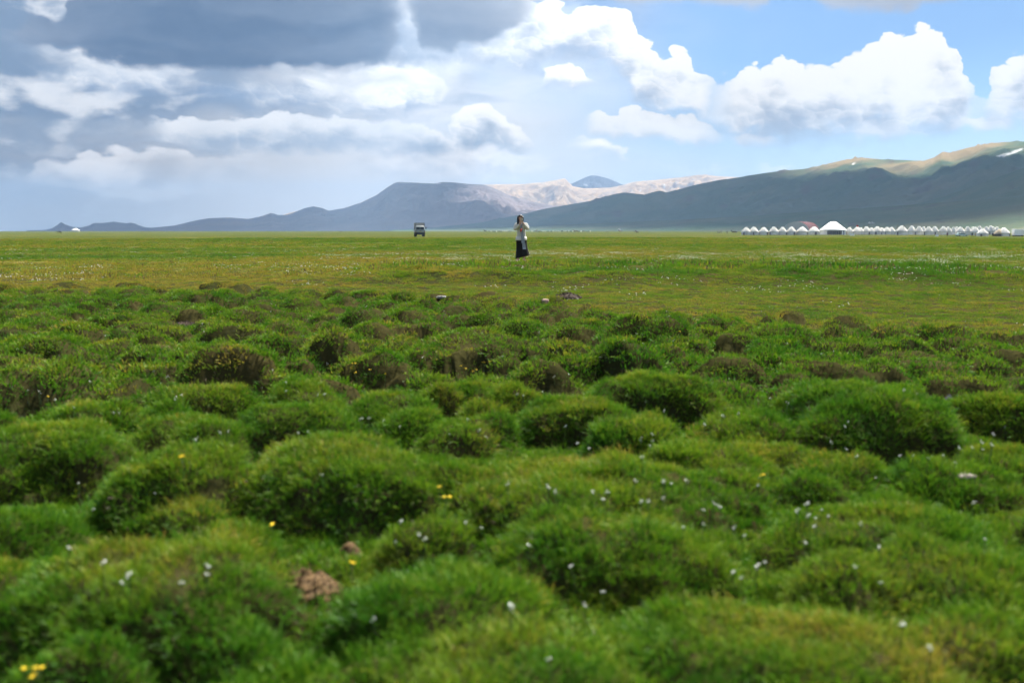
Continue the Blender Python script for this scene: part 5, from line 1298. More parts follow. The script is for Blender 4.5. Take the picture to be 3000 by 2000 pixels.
    strip([(0.01, -0.182, 1.20), (0.03, -0.180, 1.0), (0.06, -0.188, 0.80), (0.09, -0.20, 0.60), (0.105, -0.21, 0.48), (0.112, -0.215, 0.41)], [0.05, 0.08, 0.09, 0.11, 0.125, 0.12], "scarf_end")
    MB().tube([(0.005, -0.225, 1.145), (-0.005, -0.232, 1.10), (-0.018, -0.232, 1.06), (-0.02, -0.228, 1.03)], [0.018, 0.03, 0.03, 0.016], 10).build("red_strap", red_mat, root, True)
    for x, y in ((-0.125, -0.05), (0.105, -0.06)):
        s_ = MB().loft([oval(x + (0.012 if x > 0 else -0.012), y - 0.035, -0.01, 0.045, 0.125, 16), oval(x + (0.012 if x > 0 else -0.012), y - 0.035, 0.018, 0.043, 0.122, 16)]).build("sandal", pink_skin, root, True)
        MB().tube([(x - 0.045, y - 0.05, 0.01), (x - 0.02, y - 0.06, 0.062), (x + 0.03, y - 0.06, 0.058), (x + 0.055, y - 0.05, 0.01)], 0.012, 6).build("strap", pink_skin, s_)
    ph = empty("smartphone", px + 0.018, py - 0.30, root.location.z + 1.372, 0); tag(ph, "pale smartphone held up in both hands before the face", "phone")
    MB().box(0, 0, 0.062, 0.074, 0.010, 0.150, bev=0.004).build("body", phone_body, ph)
    MB().box(-0.016, -0.0065, 0.112, 0.028, 0.004, 0.034, bev=0.001).build("camera_bump", dark_metal, ph)
    MB().box(0.006, -0.0060, 0.055, 0.050, 0.003, 0.05).build("back_panel", dark_metal, ph)
    return root
woman()

# ------------------------------------------------------------------ truck
def truck():
    y = 236.0; x = -268.0 / 2917 * y
    root = empty("truck", x, y, rz=R(9.5)); tag(root, "grey box truck driving towards the camera across the plain", "truck")
    cabm = plain_mat("grey_green_cab", (0.24, 0.27, 0.26), 0.45, 0.08, 3)
    boxm = plain_mat("grey_box_body", (0.30, 0.29, 0.28), 0.7, 0.12, 1.5)
    side = plain_mat("lit_box_side", (0.44, 0.43, 0.40), 0.7, 0.12, 1.5)  # box grey made lighter on this side, standing in for light from the right
    frame = plain_mat("box_frame", (0.13, 0.14, 0.16), 0.6)
    orange = plain_mat("orange_lens", (0.6, 0.20, 0.05), 0.4)
    yellow = plain_mat("number_plate", (0.42, 0.38, 0.12), 0.5)
    # front faces -Y
    rings = []
    for (z, w, y0, y1) in ((1.0, 1.15, -0.92, 0.85), (1.05, 1.16, -0.98, 0.88), (1.50, 1.15, -0.97, 0.88), (1.62, 1.13, -0.93, 0.88), (2.30, 1.00, -0.66, 0.86), (2.46, 0.92, -0.56, 0.82), (2.52, 0.78, -0.44, 0.74)):
        b = 0.12
        rings.append([(-w + b, y0, z), (w - b, y0, z), (w, y0 + b, z), (w, y1 - b, z), (w - b, y1, z), (-w + b, y1, z), (-w, y1 - b, z), (-w, y0 + b, z)])
    cab = MB().loft(rings).build("cab", cabm, root, auto=35)
    for s in (-1, 1):
        MB().add([(s * 0.03, -0.965, 1.64), (s * 1.00, -0.955, 1.64), (s * 0.88, -0.715, 2.26), (s * 0.03, -0.725, 2.26), (s * 0.03, -0.90, 1.64), (s * 1.00, -0.90, 1.64), (s * 0.88, -0.65, 2.26), (s * 0.03, -0.65, 2.26)],
                 [(0, 1, 2, 3) if s > 0 else (3, 2, 1, 0), (4, 5, 6, 7), (0, 4, 5, 1), (1, 5, 6, 2), (2, 6, 7, 3), (3, 7, 4, 0)]).build("windscreen", glass, cab)
        m = MB().box(s * 1.36, -0.80, 2.02, 0.16, 0.06, 0.50, bev=0.02).build("mirror", dark_metal, cab)
        MB().tube([(s * 1.05, -0.75, 2.1), (s * 1.34, -0.80, 2.16)], 0.02, 6).build("bracket", dark_metal, m)
        MB().box(s * 1.04, -0.985, 1.30, 0.17, 0.05, 0.30, bev=0.02).build("headlight", glass, cab)
        MB().box(s * 1.04, -0.985, 1.10, 0.17, 0.06, 0.12, bev=0.02).build("indicator", orange, cab)
        MB().box(s * 1.135, -0.15, 1.95, 0.04, 0.7, 0.5).build("side_window", glass, cab)
    MB().box(0, -1.0, 1.32, 0.26, 0.04, 0.14).build("badge", dark_metal, cab)
    MB().box(0.02, -1.005, 1.10, 0.46, 0.04, 0.13).build("number_plate", yellow, cab)
    MB().box(0, -0.97, 0.80, 2.25, 0.22, 0.34, bev=0.05).build("bumper", dark_metal, root)
    MB().box(0, -0.8, 0.58, 1.85, 0.5, 0.22).build("axle_guard", dark_metal, root)
    # box body
    b = MB().box(0.06, 3.1, 2.13, 2.24, 4.2, 2.18, bev=0.03).build("box_body", boxm, root)
    for i in range(6): MB().box(1.192, 1.25 + i * 0.74, 2.15, 0.03, 0.68, 2.0).build("side_panel", side, b)
    for sx in (-1.02, 1.12): MB().box(sx, 0.99, 2.14, 0.13, 0.05, 2.18).build("corner_post", frame, b)
    MB().box(0.06, 0.985, 3.19, 2.2, 0.05, 0.10).build("top_rail", frame, b)
    MB().box(0.02, 1.1, 3.245, 0.22, 0.12, 0.06).build("roof_lamp", white_paint, b)
    MB().box(1.19, 3.1, 1.07, 0.06, 4.2, 0.12).build("sill", white_paint, b)
    MB().box(0, 2.6, 0.88, 0.9, 6.0, 0.24).build("chassis", dark_metal, root)
    MB().box(0.80, 2.4, 0.72, 0.55, 1.2, 0.52, bev=0.05).build("fuel_tank", boxm, root)
    for (wx, wy) in ((-0.95, -0.1), (0.95, -0.1), (-0.95, 4.0), (0.95, 4.0)):
        w = MB().lathe([(0.24, -0.15), (0.43, -0.17), (0.49, -0.08), (0.49, 0.08), (0.43, 0.17), (0.24, 0.15)], 22).build("wheel", black_rubber, root, auto=40); w.location = (wx, wy, 0.48); w.rotation_euler = (0, R(90), 0)
        MB().lathe([(0.03, -0.12), (0.23, -0.10), (0.23, 0.10), (0.03, 0.12)], 14).build("rim", frame, w)
        MB().box(wx, wy, 1.02, 0.42, 1.15, 0.06).build("mudguard", dark_metal, root)
truck()

# ------------------------------------------------------------------ animals
def horse_mesh(name, mat, graze):
    V, E, Rd = [], [], []
    # head towards +X
    rump = chain(V, E, Rd, [(-0.72, 0, 1.22, (0.22, 0.25))])
    mid = chain(V, E, Rd, [(-0.30, 0, 1.17, (0.25, 0.28)), (0.15, 0, 1.15, (0.25, 0.29)), (0.55, 0, 1.20, (0.21, 0.27))], rump)
    if graze: chain(V, E, Rd, [(0.85, 0, 1.10, (0.13, 0.19)), (1.12, 0, 0.78, (0.10, 0.14)), (1.30, 0, 0.48, (0.10, 0.12)), (1.37, 0, 0.22, (0.07, 0.08)), (1.38, 0, 0.06, (0.055, 0.06))], mid)
    else: chain(V, E, Rd, [(0.82, 0, 1.42, (0.13, 0.20)), (1.02, 0, 1.68, (0.10, 0.15)), (1.20, 0, 1.80, (0.10, 0.13)), (1.42, 0, 1.66, (0.075, 0.09)), (1.58, 0, 1.53, (0.06, 0.065))], mid)
    for s in (-1, 1):
        f = 0.05 * s
        chain(V, E, Rd, [(0.52, 0.15 * s, 0.86, 0.105), (0.53 + f, 0.15 * s, 0.50, 0.062), (0.55 + f, 0.15 * s, 0.22, 0.042), (0.57 + f, 0.15 * s, 0.05, 0.06)], mid)
        chain(V, E, Rd, [(-0.66, 0.15 * s, 0.92, 0.14), (-0.58 + f, 0.15 * s, 0.66, 0.085), (-0.80 + f, 0.15 * s, 0.46, 0.06), (-0.76 + f, 0.15 * s, 0.20, 0.042), (-0.73 + f, 0.15 * s, 0.05, 0.06)], rump)
    return skin_mesh(name, V, E, Rd, mat, 1)

def horse_proto(mat, graze):
    root = link(bpy.data.objects.new("horse", None))
    b = link(bpy.data.objects.new("body", horse_mesh("horse_body", mat, graze)), root)
    MB().tube([(-0.92, 0, 1.30), (-1.05, 0, 1.15), (-1.08, 0, 0.85), (-1.05, 0, 0.55)], [0.05, 0.08, 0.08, 0.03], 8).build("tail", hair_mat, root, True)
    pts = [(0.70, 0, 1.42), (0.98, 0, 1.14), (1.18, 0, 0.86), (1.30, 0, 0.66)] if graze else [(0.68, 0, 1.52), (0.86, 0, 1.74), (1.02, 0, 1.88), (1.16, 0, 1.96)]
    MB().tube(pts, [0.05, 0.08, 0.07, 0.03], 6).build("mane", hair_mat, root, True)
    hx, hz = (1.22, 0.66) if graze else (1.14, 1.92)
    for s in (-1, 1): MB().lathe([(0.035, 0), (0.03, 0.07), (0.004, 0.15)], 6, hx, 0.06 * s, hz).build("ear", mat, root)
    return root

def sheep_proto(wool, face):
    root = link(bpy.data.objects.new("sheep", None))
    V, E, Rd = [], [], []
    a = chain(V, E, Rd, [(-0.38, 0, 0.62, (0.2, 0.22)), (0.0, 0, 0.62, (0.25, 0.27)), (0.36, 0, 0.64, (0.2, 0.23))])
    chain(V, E, Rd, [(0.56, 0, 0.72, 0.12), (0.70, 0, 0.66, 0.10), (0.80, 0, 0.58, 0.06)], a)
    for s in (-1, 1):
        chain(V, E, Rd, [(0.28, 0.12 * s, 0.36, 0.06), (0.28, 0.12 * s, 0.05, 0.035)], a); chain(V, E, Rd, [(-0.34, 0.12 * s, 0.36, 0.075), (-0.38, 0.12 * s, 0.20, 0.045), (-0.35, 0.12 * s, 0.05, 0.035)], 0)
    link(bpy.data.objects.new("body", skin_mesh("sheep_body", V, E, Rd, wool, 1)), root)
    for s in (-1, 1): MB().tube([(0.62, 0.08 * s, 0.76), (0.60, 0.20 * s, 0.72)], [0.035, 0.02], 6).build("ear", face, root)
    MB().tube([(-0.56, 0, 0.62), (-0.62, 0, 0.42)], [0.07, 0.05], 6).build("tail", wool, root)
    return root

brown_coat = plain_mat("brown_coat", (0.085, 0.040, 0.022), 0.7, 0.2)
dark_coat = plain_mat("dark_coat", (0.018, 0.015, 0.016), 0.7, 0.2)
white_wool = plain_mat("white_wool", (0.60, 0.58, 0.52), 0.95, 0.1)
dark_wool = plain_mat("dark_wool", (0.045, 0.036, 0.032), 0.95, 0.2)

def place_animal(proto, used, px, y, rz, label, group, cat, scale=1.0):
    x = (px - 1500.0) / 2917 * y
    o = copy_tree(proto) if used else proto
    o.location = (x, y, gz(x, y)); o.rotation_euler = (0, 0, R(rz)); o.scale = (scale * (1.15 if cat == 'horse' else 1.0),) * 3
    tag(o, label, cat, group)

def animals():
    bg, bs, dg_, ds = horse_proto(brown_coat, True), horse_proto(brown_coat, False), horse_proto(dark_coat, True), horse_proto(dark_coat, False)
    place_animal(dg_, False, 181, 655, 60, "black horse grazing alone on the far left of the plain", None, "horse", 1.1)
    place_animal(bs, False, 1817, 865, 185, "brown horse standing right of the herd, head to the left", None, "horse")
    place_animal(bg, False, 1859, 725, 10, "brown horse grazing nearest the yurt side of the herd, head down right", None, "horse")
    place_animal(bs, True, 1864.5, 732, 170, "brown horse standing close behind the grazing brown horse", None, "horse")
    place_animal(ds, False, 2144, 655, 185, "dark horse left of the yurt row, the left of a touching pair", None, "horse")
    place_animal(dg_, True, 2149, 660, 5, "dark horse left of the yurt row, the right of a touching pair", None, "horse")
    place_animal(dg_, True, 1778, 900, 150, "small dark foal grazing alone right of the herd", None, "horse", 0.6)
    place_animal(ds, True, 1422, 1000, 200, "black horse at the left end of the distant herd", None, "horse", 1.2)
    place_animal(dg_, True, 1001, 900, 80, "small dark animal grazing alone left of the truck on the horizon", None, "horse", 0.8)
    place_animal(bs, True, 1683, 960, 175, "brown horse at the right of the herd, left of a touching pair", None, "horse", 1.15)
    place_animal(bg, True, 1688, 965, 10, "brown horse at the right of the herd, right of a touching pair", None, "horse", 1.1)
    place_animal(ds, True, 1695, 990, 90, "dark horse facing away beside the brown pair in the herd", None, "horse")
    place_animal(bs, True, 1569, 1000, 15, "brown horse just right of the person's elbow in the herd", None, "horse", 1.1)
    place_animal(bg, True, 1581, 900, 185, "brown horse grazing in front of the herd right of the person", None, "horse", 0.9)
    place_animal(dg_, True, 1645, 1080, 20, "dark horse grazing in the middle of the herd", None, "horse")
    place_animal(bg, True, 1709, 1050, 170, "brown horse grazing at the right end of the herd", None, "horse")
    place_animal(ds, True, 2100, 690, 260, "small dark horse far left of the yurt row, facing the camera", None, "horse", 0.85)
    place_animal(dg_, True, 2107, 700, 190, "small dark horse grazing far left of the yurt row", None, "horse", 0.7)
    ws, dk = sheep_proto(white_wool, dark_wool), sheep_proto(dark_wool, dark_wool)
    g = random.Random(21); uw = ud = False; nl = {}
    spots = [(p, 'l') for p in (1434, 1439, 1444, 1450, 1455, 1459, 1464, 1470, 1474, 1479, 1485, 1490, 1494, 1498)] + [(p, 'r') for p in (1557, 1561, 1574, 1590, 1597, 1604, 1609, 1614, 1619, 1625, 1630, 1635, 1641, 1651, 1656, 1661, 1666, 1673, 1678, 1702, 1716, 1722, 1728)]
    seq = {"l": [0, 0], "r": [0, 0]}
    for p, side in spots:
        dark = g.random() < (0.5 if side == 'l' else 0.35)
        k = seq[side][dark]; seq[side][dark] += 1
        lab = "%s sheep in the distant herd %s of the person, %s %s one from the left" % ("dark" if dark else "white", "left" if side == 'l' else "right", ordinal(k), "dark" if dark else "white")
        place_animal(dk if dark else ws, ud if dark else uw, p + g.uniform(-1, 1), g.uniform(1080, 1300), g.uniform(0, 360), lab, "sheep of the distant herd", "sheep", g.uniform(1.3, 1.6))
        if dark: ud = True
        else: uw = True
animals()

# ------------------------------------------------------------------ small figures in the camp
def camp_person(px, y, coat, legs, label, h=1.68, rz=0.0):
    x = (px - 1500.0) / 2917 * y
    root = empty("person", x, y, rz=rz); tag(root, label, "person", "people in the yurt camp"); root.scale = (h / 1.7,) * 3
    V, E, Rd = [], [], []
    pel = chain(V, E, Rd, [(0, 0, 0.92, (0.16, 0.12))])
    ch = chain(V, E, Rd, [(0, 0, 1.12, (0.15, 0.11)), (0, 0, 1.36, (0.17, 0.11))], pel)
    chain(V, E, Rd, [(0, 0, 1.47, 0.05), (0, -0.01, 1.56, (0.075, 0.09)), (0, 0, 1.66, 0.06)], ch)
    for s in (-1, 1):
        chain(V, E, Rd, [(0.10 * s, 0, 0.80, 0.09), (0.11 * s, -0.01, 0.48, 0.065), (0.11 * s, 0.01, 0.09, 0.045), (0.12 * s, -0.12, 0.04, 0.04)], pel)
        hnd = chain(V, E, Rd, [(0.20 * s, 0, 1.36, 0.06), (0.25 * s, 0.02, 1.10, 0.05), (0.25 * s, -0.06, 0.86, 0.035), (0.25 * s, -0.08, 0.80, 0.038)], ch)
    me = skin_mesh("camp_body", V, E, Rd, skin_tone, 1)
    link(bpy.data.objects.new("body", me), root)
    MB().loft([oval(0, 0, 0.78, 0.215, 0.16, 16), oval(0, 0, 1.05, 0.19, 0.14, 16), oval(0, 0, 1.32, 0.235, 0.145, 16), oval(0, 0, 1.43, 0.13, 0.10, 16), oval(0, 0, 1.46, 0.07, 0.07, 16)]).build("coat", coat, root, True)
    for s in (-1, 1):
        MB().tube([(0.21 * s, 0, 1.37), (0.26 * s, 0.02, 1.10), (0.26 * s, -0.06, 0.88)], [0.075, 0.068, 0.055], 8).build("sleeve", coat, root, True)
        MB().tube([(0.10 * s, 0, 0.84), (0.115 * s, -0.01, 0.46), (0.115 * s, 0.01, 0.08)], [0.105, 0.085, 0.075], 8).build("trouser_leg", legs, root, True)
        MB().box(0.12 * s, -0.06, 0.04, 0.10, 0.27, 0.09, bev=0.02).build("shoe", black_rubber, root)
    MB().lathe([(0.09, 1.58), (0.10, 1.64), (0.085, 1.70), (0.03, 1.74)], 12).build("hair", hair_mat, root, True)
rx = lambda X: 2500 + X / 4.704
camp_person(rx(1262), 388, plain_mat("maroon_coat", (0.10, 0.02, 0.025), 0.8), navy, "person in a maroon coat standing left of the parked car", 1.7)
camp_person(rx(1602), 386, navy, navy, "person in dark clothes standing just right of the parked car", 1.7)
camp_person(rx(1645), 390, tan_cloth, navy, "person in a tan coat second to the right of the parked car", 1.6)
camp_person(rx(1886), 383, dark_coat, dark_metal, "person in black left of the tan half covered yurt", 1.75)
camp_person(2100 + 125 / 4.704, 690, dark_coat, dark_coat, "dark clothed herder standing left of the pair of dark horses", 1.8)
camp_person(2100 + 1766 / 4.704, 492, tan_cloth, wood, "person in tan clothes beside the small white tent", 1.6)

# ------------------------------------------------------------------ stones, bare earth, dung
def rock_object(name, x, y, sx, sy, sz, mat, label, cat, seed, sink=0.3, rz=0.0, lump=0.22, sub=3, freq=1.6, flat=False, facet=False):
    bm = bmesh.new(); bmesh.ops.create_icosphere(bm, subdivisions=sub, radius=1.0)
    for v in bm.verts:
        p = v.co
        n = float(fbm(np.array([p.x * freq + seed + p.z]), np.array([p.y * freq - seed + p.z * 1.7]), 4)[0])
        k = 1 + lump * 2.0 * n
        q = Vector((p.x, p.y, p.z)) * k
        if flat: q.z = max(min(q.z, 0.55), -0.6)
        v.co = Vector((q.x * sx, q.y * sy, q.z * sz))
    me = bpy.data.meshes.new(name); bm.to_mesh(me); bm.free(); me.materials.append(mat)
    me.polygons.foreach_set("use_smooth", np.full(len(me.polygons), not (flat or facet), dtype=bool))
    o = link(bpy.data.objects.new(name, me)); o.location = (x, y, gz(x, y) + sz * (1 - 2 * sink)); o.rotation_euler = (0, 0, rz)
    tag(o, label, cat); return o

def earth_pile(name, x, y, r, h, mat, label, cat, seed, n=60, dz=0.0):
    """a low mound of loose crumbs on a base heap"""
    root = empty(name, x, y); tag(root, label, cat)
    g = random.Random(seed)
    base = MB(); rings = []
    for (k, z) in ((1.0, -0.04), (0.92, 0.35 * h), (0.6, 0.75 * h), (0.2, h)):
        rings.append([(r * k * (1 + 0.18 * math.sin(3 * a + seed) + 0.1 * math.sin(7 * a)) * math.cos(a), r * 0.8 * k * (1 + 0.15 * math.sin(4 * a)) * math.sin(a), z + dz) for a in [2 * math.pi * i / 18 for i in range(18)]])
    base.loft(rings).build("heap", mat, root, True)
    cr = MB()
    for _ in range(n):
        a = g.uniform(0, 6.283); q = math.sqrt(g.random()); px, py = r * q * math.cos(a), r * 0.8 * q * math.sin(a)
        s = r * g.uniform(0.07, 0.24); z = h * (1 - q * q * 0.85) + dz
        vs = [(px + s * g.uniform(0.6, 1.2) * dx, py + s * g.uniform(0.6, 1.2) * dy, z + s * g.uniform(0.5, 1.0) * dz_) for dx, dy, dz_ in ((1, 0, 0), (-1, 0, 0), (0, 1, 0), (0, -1, 0), (0, 0, 1), (0, 0, -1))]
        cr.add(vs, [(0, 2, 4), (2, 1, 4), (1, 3, 4), (3, 0, 4), (2, 0, 5), (1, 2, 5), (3, 1, 5), (0, 3, 5)])
    o = cr.build("crumbs", mat, root); o["kind"] = "stuff"
    return root

brown_earth = plain_mat("brown_earth", (0.10, 0.060, 0.024), 0.95, 0.55, 30, bump=0.8)
dark_dung = plain_mat("dark_dung", (0.030, 0.018, 0.010), 0.95, 0.35, 20, bump=0.6)
grey_stone = plain_mat("grey_stone", (0.12, 0.12, 0.12), 0.85, 0.2, 8, bump=0.6)
pink_stone = plain_mat("pinkish_stone", (0.20, 0.135, 0.10), 0.85, 0.2, 10, bump=0.6)
pale_stone = plain_mat("pale_stone", (0.23, 0.195, 0.17), 0.85, 0.2, 30, bump=0.8)
black_stone = plain_mat("black_slate", (0.016, 0.018, 0.025), 0.5, 0.3, 6, bump=0.8)

rock_object("stone_slab", -1.165, 16.4, 0.095, 0.075, 0.04, grey_stone, "small grey stone slab lying on the lawn left of the person", "stone", 3.1, 0.3, 0.3, 0.12, 3, 1.2, True)
rock_object("stone", 0.486, 14.735, 0.06, 0.05, 0.055, pink_stone, "pinkish pointed stone at the edge of the hummocks, middle of the picture", "stone", 8.7, 0.28, 0.2, 0.2, 3, 1.3)
rock_object("stone", 2.139, 4.59, 0.050, 0.036, 0.014, pale_stone, "flat pale stone lying in the grass at the right", "stone", 5.5, 0.05, 0.1, 0.16)
rock_object("rock", 3.05, 6.85, 0.085, 0.08, 0.085, black_stone, "angular black rock in the gap between two hummocks at the right", "rock", 2.2, 0.3, 0.5, 0.45, 1, 1.4, False, True)
rock_object("stone", 0.77, 3.27, 0.032, 0.012, 0.009, plain_mat("bleached_bone", (0.40, 0.33, 0.25), 0.8, 0.2, 40), "small bleached stone on the front hummock right of the middle", "stone", 6.4, -0.9, 0.5, 0.2)
earth_pile("dung_pile", 0.937, 16.743, 0.23, 0.085, dark_dung, "dark brown dung heap on the lawn below the person", "dung", 5, 70)
earth_pile("molehill", -4.43, 13.5, 0.17, 0.06, dark_dung, "dark earth molehill among the hummocks at the left", "earth", 8, 60)
earth_pile("earth_heap", -0.735, 3.40, 0.13, 0.075, brown_earth, "heap of crumbled brown earth in the foreground left of the middle", "earth", 2, 110, 0.0)
earth_pile("earth_heap", -0.642, 3.83, 0.05, 0.07, brown_earth, "small lump of brown earth just behind the crumbled earth heap", "earth", 3, 40)

# ------------------------------------------------------------------ flowers
WHITE_FLOWERS = [
    (-7.762, 17.001), (-5.562, 14.048), (-5.066, 14.483), (-5.005, 14.443), (-3.421, 14.103), (-3.363, 14.12), (-3.195, 13.184), (-1.935, 13.141), (-1.333, 12.626), (-0.912, 13.324),
    (-3.662, 11.4), (-3.31, 10.65), (-1.956, 9.245), (-1.57, 8.401), (-1.784, 7.303), (-2.83, 7.784), (-2.319, 6.635), (-1.487, 6.425), (-1.472, 6.387), (-1.846, 7.279),
    (-1.103, 5.782), (-1.142, 5.821), (-2.068, 6.017), (-2.059, 6.049), (-2.127, 6.373), (-3.364, 6.842), (-3.289, 6.842), (-3.274, 6.839), (-2.398, 6.016), (-2.435, 5.976),
    (-1.376, 4.613), (-1.348, 4.606), (-0.727, 4.667), (-0.686, 4.667), (-0.896, 5.881), (-0.758, 5.766), (-0.973, 4.482), (-0.65, 5.664), (-0.254, 5.537), (-0.35, 5.486),
    (-0.138, 5.532), (-0.186, 5.514), (-1.124, 9.426), (-0.775, 8.43), (-0.732, 8.472), (-1.803, 8.134), (-2.864, 6.176), (-3.014, 7.004), (1.072, 8.119), (1.437, 8.885),
    (1.46, 8.908), (0.726, 8.233), (0.329, 7.637), (0.438, 7.688), (0.029, 6.459), (0.064, 6.449), (1.573, 5.969), (1.608, 5.737), (1.188, 5.575), (1.217, 5.568),
    (1.295, 5.562), (0.902, 5.807), (1.094, 5.597), (0.757, 5.32), (0.714, 5.302), (0.698, 4.79), (0.675, 4.813), (0.57, 4.258), (1.872, 5.42), (1.82, 5.387),
    (2.195, 5.526), (2.989, 5.929), (2.457, 5.012), (1.631, 4.756), (1.59, 4.827), (1.649, 4.697), (1.885, 4.765), (1.921, 4.686), (1.958, 4.599), (2.033, 4.606),
    (2.073, 4.579), (2.356, 4.923), (2.359, 4.883), (2.371, 4.85), (2.315, 4.927), (1.111, 4.419), (0.368, 5.514), (3.123, 12.222), (3.675, 13.97), (1.567, 10.067),
    (3.233, 13.34), (4.058, 13.411), (6.929, 16.533), (7.157, 16.684), (1.583, 10.022), (2.517, 7.72), (2.299, 11.262), (0.601, 10.509), (0.287, 10.041), (0.924, 8.155),
    (-1.192, 2.808), (-1.124, 2.773), (-1.097, 2.762), (-0.958, 2.765), (-0.905, 2.85), (-0.907, 2.834), (-1.541, 4.192), (-1.827, 4.228), (-1.731, 4.168), (-0.789, 4.123),
    (-0.413, 3.666), (-0.353, 3.638), (-0.332, 3.625), (-0.427, 3.63), (-0.172, 3.798), (-0.133, 3.895), (-0.004, 2.707), (-0.4, 2.829), (-2.045, 4.601), (0.143, 3.762),
    (0.177, 3.763), (0.327, 3.841), (0.385, 3.905), (0.359, 3.724), (0.497, 3.758), (0.5, 3.57), (0.624, 3.981), (0.627, 4.067), (0.642, 4.072), (0.682, 4.093),
    (0.727, 4.088), (0.497, 4.009), (0.812, 3.957), (0.862, 3.98), (0.71, 3.591), (0.615, 3.511), (0.848, 3.684), (0.914, 3.818), (0.758, 3.817), (1.044, 4.169),
    (1.754, 4.673), (1.326, 3.666), (1.108, 3.672), (1.154, 3.207), (1.236, 3.197), (0.858, 3.376), (0.778, 3.36), (0.803, 3.351), (1.293, 3.377), (0.221, 3.371),
    (0.321, 3.298), (0.244, 3.118), (0.006, 2.708), (0.07, 3.457), (0.101, 2.453), (1.097, 2.494), (1.045, 2.592), (1.173, 3.875), (1.22, 3.86), (1.211, 3.747),
    (1.153, 3.75), (1.166, 3.678), (1.133, 3.826), (1.194, 3.786),
]
YELLOW_FLOWERS = [
    (-1.265, 7.776), (-1.246, 7.768), (-1.215, 7.729), (-1.112, 7.723), (-0.997, 7.69), (-0.653, 8.414), (-0.419, 8.365), (-0.313, 6.843), (-0.237, 8.458), (-0.191, 8.49),
    (-0.25, 6.781), (-0.279, 6.753), (-3.2, 6.785), (-0.304, 4.155), (-0.953, 3.891), (-0.583, 3.504), (-1.424, 4.223), (-0.259, 3.762), (-1.245, 2.432), (-1.216, 2.432),
    (-1.204, 2.436), (1.159, 4.442), (1.609, 9.506),
]

petal_white = plain_mat("white_petals", (0.74, 0.76, 0.70), 0.8, 0.08)
petal_yellow = plain_mat("yellow_petals", (0.75, 0.52, 0.010), 0.7, 0.08)
stem_green = plain_mat("flower_stem", (0.09, 0.13, 0.03), 0.8)

def flower_proto(name, petal, head_r, h, heads, seed):
    """a stem that carries a loose cluster of small heads"""
    root = link(bpy.data.objects.new(name, None)); root.empty_display_size = 0.05
    g = random.Random(seed)
    MB().tube([(0, 0, -0.02), (0.004, 0, h * 0.5), (0, 0.003, h)], [0.0022, 0.0018, 0.0014], 5).build("stem", stem_green, root)
    for k in range(heads):
        a = 2.4 * k; d = 0 if heads == 1 else head_r * (0.9 + 0.35 * g.random())
        hx, hy, hz = d * math.cos(a), d * math.sin(a), h + g.uniform(-0.006, 0.006)
        m = MB()
        n = 7
        vs = [(hx, hy, hz + head_r * 0.35)]
        for i in range(n):
            b = 2 * math.pi * i / n
            vs.append((hx + head_r * math.cos(b), hy + head_r * math.sin(b), hz + head_r * g.uniform(-0.1, 0.3)))
            b += math.pi / n
            vs.append((hx + head_r * 0.6 * math.cos(b), hy + head_r * 0.6 * math.sin(b), hz + head_r * 0.15))
        vs.append((hx, hy, hz - head_r * 0.4))
        N2 = 2 * n
        fs = [(0, 1 + i, 1 + (i + 1) % N2) for i in range(N2)] + [(N2 + 1, 1 + (i + 1) % N2, 1 + i) for i in range(N2)]
        m.add(vs, fs).build("flower_head", petal, root, True)
        if heads > 1: MB().tube([(0, 0, h * 0.72), (hx, hy, hz - head_r * 0.2)], 0.0012, 4).build("stalk", stem_green, root)
    return root

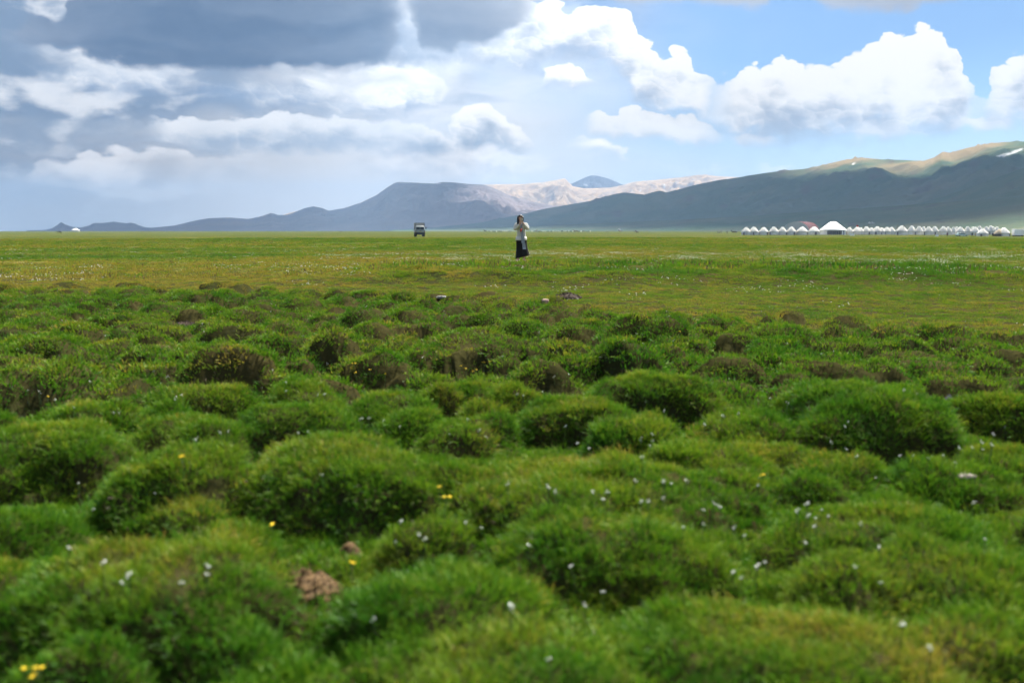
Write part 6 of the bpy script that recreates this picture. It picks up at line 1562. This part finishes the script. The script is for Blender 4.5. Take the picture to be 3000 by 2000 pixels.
def build_flowers():
    g = random.Random(77)
    extra = []
    while len(extra) < 75:
        a_, r_ = R(g.uniform(-29, 29)), math.sqrt(g.uniform(2.6 ** 2, 15.0 ** 2))
        extra.append((r_ * math.sin(a_), r_ * math.cos(a_)))
    bands = [(3.6, "in the nearest foreground"), (5.2, "among the front hummocks"), (8.0, "among the middle hummocks"), (12.5, "among the far hummocks"), (99.0, "on the lawn beyond the hummocks")]
    def run(spots, protos, word, group, hs):
        left = {}
        rows = {}
        for (x, y) in spots:
            b = next(i for i, q in enumerate(bands) if math.hypot(x, y) < q[0]); rows.setdefault(b, []).append((x, y))
        used = [False] * len(protos)
        for b, pts in rows.items():
            pts.sort(key=lambda p: p[0] / p[1])
            for k, (x, y) in enumerate(pts):
                i = g.randrange(len(protos))
                o = copy_tree(protos[i]) if used[i] else protos[i]; used[i] = True
                o.location = (x, y, gz(x, y)); s = g.uniform(0.85, 1.2) * hs
                o.scale = (s, s, s); o.rotation_euler = (g.uniform(-0.15, 0.15), g.uniform(-0.15, 0.15), g.uniform(0, 6))
                tag(o, "%s flower %s, %s from the left of those there" % (word, bands[b][1], ordinal(k)), "flower", group)
        for i, u in enumerate(used):
            if not u:
                for c in list(protos[i].children): bpy.data.objects.remove(c)
                bpy.data.objects.remove(protos[i])
    run(WHITE_FLOWERS + extra, [flower_proto("white_flower", petal_white, 0.0043, 0.085, n, 5 + n) for n in (2, 3, 4)], "small white", "white meadow flowers", 1.0)
    run(YELLOW_FLOWERS, [flower_proto("yellow_flower", petal_yellow, 0.010, 0.10, n, 15 + n) for n in (1, 2)], "small yellow", "yellow meadow flowers", 1.0)
    # the uncounted specks of white farther out on the plain
    protos = []
    for k in range(3):
        m = MB(); h = 0.12
        gg = random.Random(k)
        for _ in range(7):
            x, y, r = gg.uniform(-0.3, 0.3), gg.uniform(-0.3, 0.3), gg.uniform(0.007, 0.014)
            z = h + gg.uniform(-0.03, 0.03)
            m.add([(x + r, y, z), (x, y + r, z), (x - r, y, z), (x, y - r, z), (x, y, z + r * 0.6), (x, y, z - r * 0.6)], [(0, 1, 4), (1, 2, 4), (2, 3, 4), (3, 0, 4), (1, 0, 5), (2, 1, 5), (3, 2, 5), (0, 3, 5)])
        protos.append(bpy.data.objects.new("flower_specks", mesh_from("flower_specks", m.v, m.f, petal_white)))
    n = 60000
    x, y, r = sector_points(n, 12.5, 75.0, 33)
    fe = field_edge(np.degrees(np.arctan2(x, y)))
    band = np.exp(-((y - 43) / 8.0) ** 2) * sstep(x, -11, -2) * 0.7 + 0.5 * np.exp(-((y - 27) / 6.0) ** 2) * sstep(x, 5, 9) + 0.22 * sstep(r, fe, fe + 1.0) * sstep(r, fe + 9, fe + 3) + 0.04
    dens = band * sstep(fbm(x * 0.35, y * 0.35, 3), -0.12, 0.42)
    k = (rng.random(n) < dens * 0.55) & (r > fe)
    x, y = x[k], y[k]
    z = terrain(x, y)
    rot = np.zeros((len(x), 3)); rot[:, 2] = rng.uniform(0, 6.28, len(x))
    scatter("far_flowers", np.stack([x, y, z], -1), rot, rng.uniform(0.5, 1.1, len(x)), {}, protos, "uncounted white flower specks on the plain around the person")
build_flowers()
